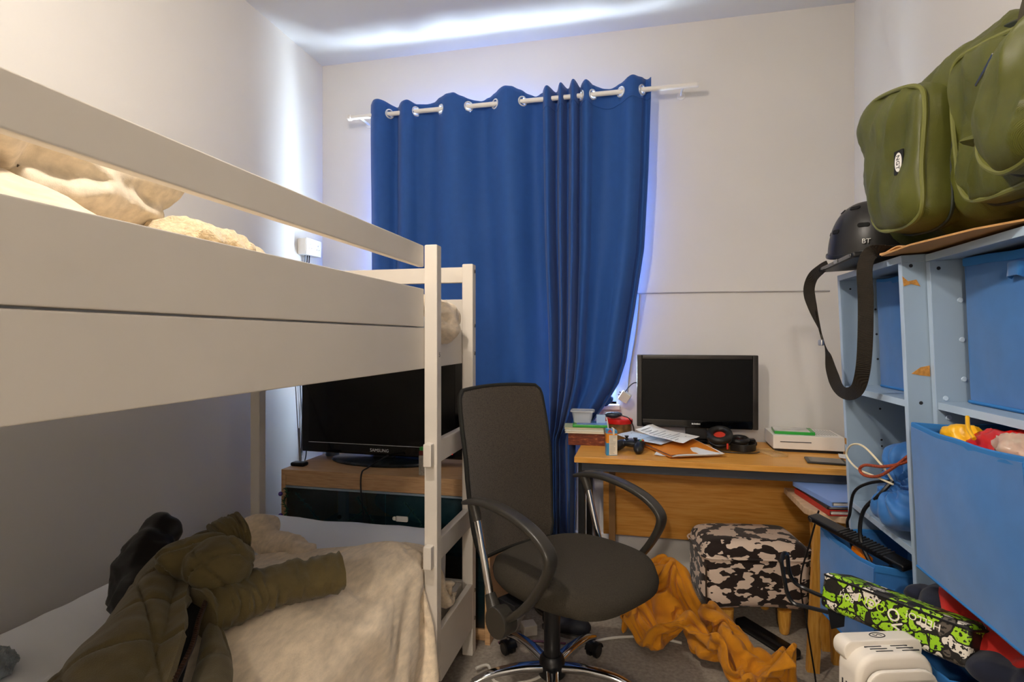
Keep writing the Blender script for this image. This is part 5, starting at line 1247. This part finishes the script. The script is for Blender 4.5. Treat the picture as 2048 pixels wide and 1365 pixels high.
# ---- black coat behind the jacket
bm = nb(); ell(bm, (-1.26, 1.22, .62), (.075, .09, .10)); ell(bm, (-1.31, 1.31, .705), (.058, .05, .062)); ell(bm, (-1.20, 1.17, .60), (.08, .08, .08)); ell(bm, (-1.28, 1.25, .665), (.062, .065, .07))
o = blob('black_coat', bm, M('black_nylon_coat', '#050508', .45, var=.2, vsc=20), .008, 4, lambda p, n: .012*(ridge(p.x, p.y, p.z*1.6, 9)-.4) + .007*fbm(p.x, p.y, p.z, 20)); tag(o, 'black nylon coat bunched up behind the olive quilted jacket', 'coat'); origin_to(o, (-1.3, 1.22, .53))
# ---- grey fluffy corner of a throw at the near edge
fur = M('grey_fur', '#7f8a94', .95, var=.3, vsc=60, bump=.9, bs=260, sheen=.4)
bm = nb(); ell(bm, (0, 0, .03), (.055, .06, .035)); o = blob('fluffy_toy', bm, fur, .005, 1, lambda p, n: .010*fbm(p.x, p.y, p.z, 70)); tag(o, 'small grey fluffy toy on the white sheet near the wall', 'toy'); o.location = (-1.385, .93, .508)

# ================================================================== upper bunk bedding
bm = nb()
def fu(a, b):
    y = lerp(.30, 2.09, b); x = lerp(-1.56, -.73, a)
    hill = (.15*exp(-((y-.55)/.42)**2)*sstep(-1.62, -1.3, x) + .03)*sstep(-.78, -1.02, x)
    z = 1.352 + hill + .030*(ridge(x*.6+.3, y*1.1, 2, 4.2)-.3)*(.35+hill*5) + .012*fbm(x, y, 3, 9)
    z *= 1.0
    return (x + .02*nz(x, y, 7, 4), y, z if b < .96 else z - .03)
grid(bm, fu, 60, 110)
# the part that spills out through the ladder opening
o = soft('duvet', bm, duvm, 'oatmeal jersey duvet piled on the upper bunk behind the guard rail', 'duvet', .02, 0, (-1.15, 1.2, 1.345))
bm = nb(); ell(bm, (-.735, 1.96, 1.325), (.075, .135, .072)); ell(bm, (-.70, 1.93, 1.285), (.05, .115, .052)); ell(bm, (-.78, 1.95, 1.36), (.08, .14, .05))
spill = blob('duvet_spill', bm, duvm, .007, 3, lambda p, n: .010*(ridge(p.x*1.4, p.y*.7, p.z*1.6, 11)-.35) + .005*fbm(p.x, p.y, p.z, 24), parent=o, world=True)
bm = nb()
ell(bm, (-1.22, .84, 1.60), (.20, .34, .085), (radians(-3), 0, 0)); ell(bm, (-1.16, 1.06, 1.605), (.12, .13, .06)); ell(bm, (-1.12, .60, 1.60), (.2, .2, .08)); ell(bm, (-1.20, .9, 1.53), (.18, .25, .07))
o = blob('pillow', bm, M('oatmeal_pillow', '#d3c7b2', .9, var=.15, vsc=45, bump=.25, bs=420, sheen=.2), .010, 3, lambda p, n: .020*(ridge(p.x*.8, p.y*1.1, p.z*2.2, 5)-.4) + .006*(ridge(p.x, p.y*1.2+4, p.z*2, 10)-.4)); tag(o, 'rumpled oatmeal pillow heaped on the upper bunk duvet', 'pillow'); origin_to(o, (-1.2, .85, 1.5))
tdy = M('teddy_fleece', '#cbb896', .95, var=.2, vsc=90, bump=1.0, bs=190, sheen=.4)
bm = nb(); ell(bm, (-1.05, 1.12, 1.475), (.10, .085, .055)); ell(bm, (-1.04, 1.21, 1.47), (.09, .09, .052)); ell(bm, (-1.03, 1.30, 1.45), (.08, .07, .04), (radians(-18), 0, 0))
o = blob('teddy_blanket', bm, tdy, .006, 1, lambda p, n: .010*(ridge(p.x, p.y*1.3, p.z, 12)-.4) + .006*fbm(p.x, p.y, p.z, 60, 2)); tag(o, 'cream teddy fleece blanket bunched on the upper bunk past the pillow', 'blanket'); origin_to(o, (-1.04, 1.2, 1.4))

# ================================================================== olive holdall on the shelves
hb = thing('holdall', 'big olive green nylon holdall with piped pockets on top of the shelves', 'bag', (.80, 1.45, ZT+.02))
nyl = M('olive_nylon', '#53561f', .38, var=.14, vsc=12, weave=.25, wsc=420, spec=.45, bump=.75, bs=16)
nyd = M('olive_piping', '#6c6e30', .5, var=.08)
nyk = M('dark_green_trim_shade', '#232a1e', .6)
def soft_wr(amp, sc, seed):
    return lambda p, n: amp*(ridge(p.x*.9+seed, p.y*.9, p.z*.6, sc)-.4) + amp*.6*fbm(p.x+seed, p.y, p.z, sc*1.4)
bm = nb(); box(bm, .665, .975, .93, 1.845, 1.482, 1.78, .07, 4); ell(bm, (.80, 1.52, 1.79), (.155, .34, .125)); ell(bm, (.80, 1.15, 1.76), (.15, .25, .07))
for v in bm.verts:
    if v.co.z > 1.7: v.co.z -= .03*sstep(1.35, .95, v.co.y)
blob('bag_body', bm, nyl, .011, 6, soft_wr(.016, 9, 2), parent=hb, world=True)
def pocket(pts, x0, x1, bulge, name, seed):
    """pillow shaped pocket standing off the bag's face: outline pts=(y,z), back x1, front x0"""
    c = Vector((0, sum(p[0] for p in pts)/len(pts), sum(p[1] for p in pts)/len(pts)))
    O = catmull([(0, p[0], p[1]) for p in pts], 10, closed=True); n = len(O); bm = nb(); rings = []
    for k, x in ((1.0, x1), (1.03, lerp(x1, x0, .35)), (1.0, lerp(x1, x0, .8)), (.96, x0), (.90, x0-bulge*.3), (.83, x0-bulge*.55), (.75, x0-bulge*.75), (.66, x0-bulge*.85), (.56, x0-bulge*.93), (.45, x0-bulge), (.34, x0-bulge), (.22, x0-bulge*1.03), (.10, x0-bulge*1.04)):
        ring = []
        for i, p in enumerate(O):
            q = c + (p-c)*k
            w_ = .008*nz(q.y*9, q.z*7, seed) + .020*(ridge(q.y*1.4+seed+.3*q.z, q.z*.5, seed, 9)-.3)*(1-abs(k-.6)*1.2 if k < .97 else .25)
            ring.append(bm.verts.new((x + w_*-1, q.y, q.z)))
        rings.append(ring)
    for a, b in zip(rings[:-1], rings[1:]):
        for i in range(n): bm.faces.new((a[i], a[(i+1) % n], b[(i+1) % n], b[i]))
    bm.faces.new(rings[0][::-1]); bm.faces.new(rings[-1])
    po_ = mk(name, bm, nyl, hb, True, ang=60)
    bm = nb(); P = [Vector((lerp(x1, x0, .40), (c + (p-c)*1.032).y, (c + (p-c)*1.032).z)) for p in O]; sweep(bm, P, circ(.004, 6), closed=True); mk('gusset_shade_ring', bm, nyk, po_, True)  # dark ring standing in for the shadow along the pocket gusset
    bm = nb(); P = [Vector((x0 - .001, (c + (p-c)*.975).y, (c + (p-c)*.975).z)) for p in O]; sweep(bm, P, circ(.0055, 8), closed=True); mk('piping', bm, nyd, po_, True)
    return po_
p1 = pocket([(1.44, 1.50), (1.60, 1.492), (1.70, 1.53), (1.735, 1.62), (1.745, 1.72), (1.785, 1.83), (1.73, 1.868), (1.60, 1.85), (1.45, 1.80), (1.415, 1.74), (1.43, 1.62)], .612, .70, .022, 'end_pocket', 1.0)
p2 = pocket([(1.27, 1.49), (1.33, 1.53), (1.345, 1.60), (1.36, 1.70), (1.355, 1.795), (1.25, 1.79), (1.10, 1.755), (.98, 1.73), (.96, 1.63), (.97, 1.51), (1.10, 1.485)], .635, .70, .008, 'front_panel', 2.0)
p3 = pocket([(1.02, 1.505), (1.10, 1.50), (1.165, 1.55), (1.15, 1.64), (1.12, 1.69), (1.05, 1.725), (.96, 1.72), (.93, 1.62), (.95, 1.53)], .585, .64, .02, 'front_pocket', 3.0)
# zip along the top, zip pulls and flap
bm = nb(); P = catmull([(.71, 1.80, 1.850), (.71, 1.66, 1.873), (.71, 1.5, 1.876), (.71, 1.35, 1.852), (.71, 1.2, 1.812), (.71, 1.05, 1.78)], 10); sweep(bm, P, rrect(.012, .018, .003, 2), up=(-.6, 0, 1)); tz = mk('top_zip', bm, nyk, hb, True)
def zpull(a, b, parent=hb):
    a, b = Vector(a), Vector(b); bm = nb(); sweep(bm, [a, a.lerp(b, .3), b], rrect(.010, .003, .001, 1), up=(1, 0, .2), scale=lambda t: (pl_(t, [0, .4, 1], [1, .7, .35]), 1)); mk('zip_pull', bm, steel, parent, True)
zpull((.592, 1.135, 1.715), (.598, 1.200, 1.69))
zpull((.590, 1.145, 1.595), (.596, 1.185, 1.565))
bm = nb(); P = catmull([(.597, 1.145, 1.705), (.592, 1.155, 1.66), (.594, 1.135, 1.60)], 8); sweep(bm, P, rrect(.014, .003, .001, 1), up=(1, 0, 0)); mk('pocket_zip', bm, M('zip_green', '#2f3a22', .5), hb, True)
bm = nb(); grid(bm, lambda a, b: (.588 - .022*sin(pi*b), lerp(1.19, 1.10, a) , 1.575 + .022*b - .02*a), 8, 5); thick(bm, .003); mk('zip_flap', bm, nyl, hb, True)
bm = nb(); sweep(bm, catmull([(.612, 1.0, 1.845), (.580, 1.02, 1.74), (.575, 1.03, 1.60), (.60, 1.03, 1.49)], 8), rrect(.045, .004, .0015, 1), up=(1, 0, 0)); mk('webbing_strap', bm, M('webbing_brown', '#3a3423', .8, weave=.4, wsc=260), hb, True)
bm = nb(); prism(bm, rrect(.030, .056, .002), -.0015, .0015, 'z', mtx=frame((.590, 1.497, 1.640), (.25, -1, .0), (0, 0, 1))); lb_ = mk('label', bm, M('label_black', '#141312', .6), hb, True)
bm = nb(); prism(bm, [(.0115*cos(a), .0225*sin(a)) for a in [2*pi*k/28 for k in range(28)]], -.0022, .0022, 'z', mtx=frame((.590, 1.497, 1.640), (.25, -1, 0), (0, 0, 1))); mk('label_oval', bm, whitep, lb_, True)
mt_ = frame((.5874, 1.4975, 1.640), (.25, -1, 0), (0, 0, 1))
tx_ = text('label_lettering', 'NGT', .016, ink, lb_, Matrix.Identity(4), .0004)
tx_.data.transform(Matrix.Translation(-Vector(hb.location)) @ mt_ @ Matrix.Translation((0, 0, 0)) @ Matrix.Rotation(radians(-90), 4, 'Z'))

hb.location.z += .024
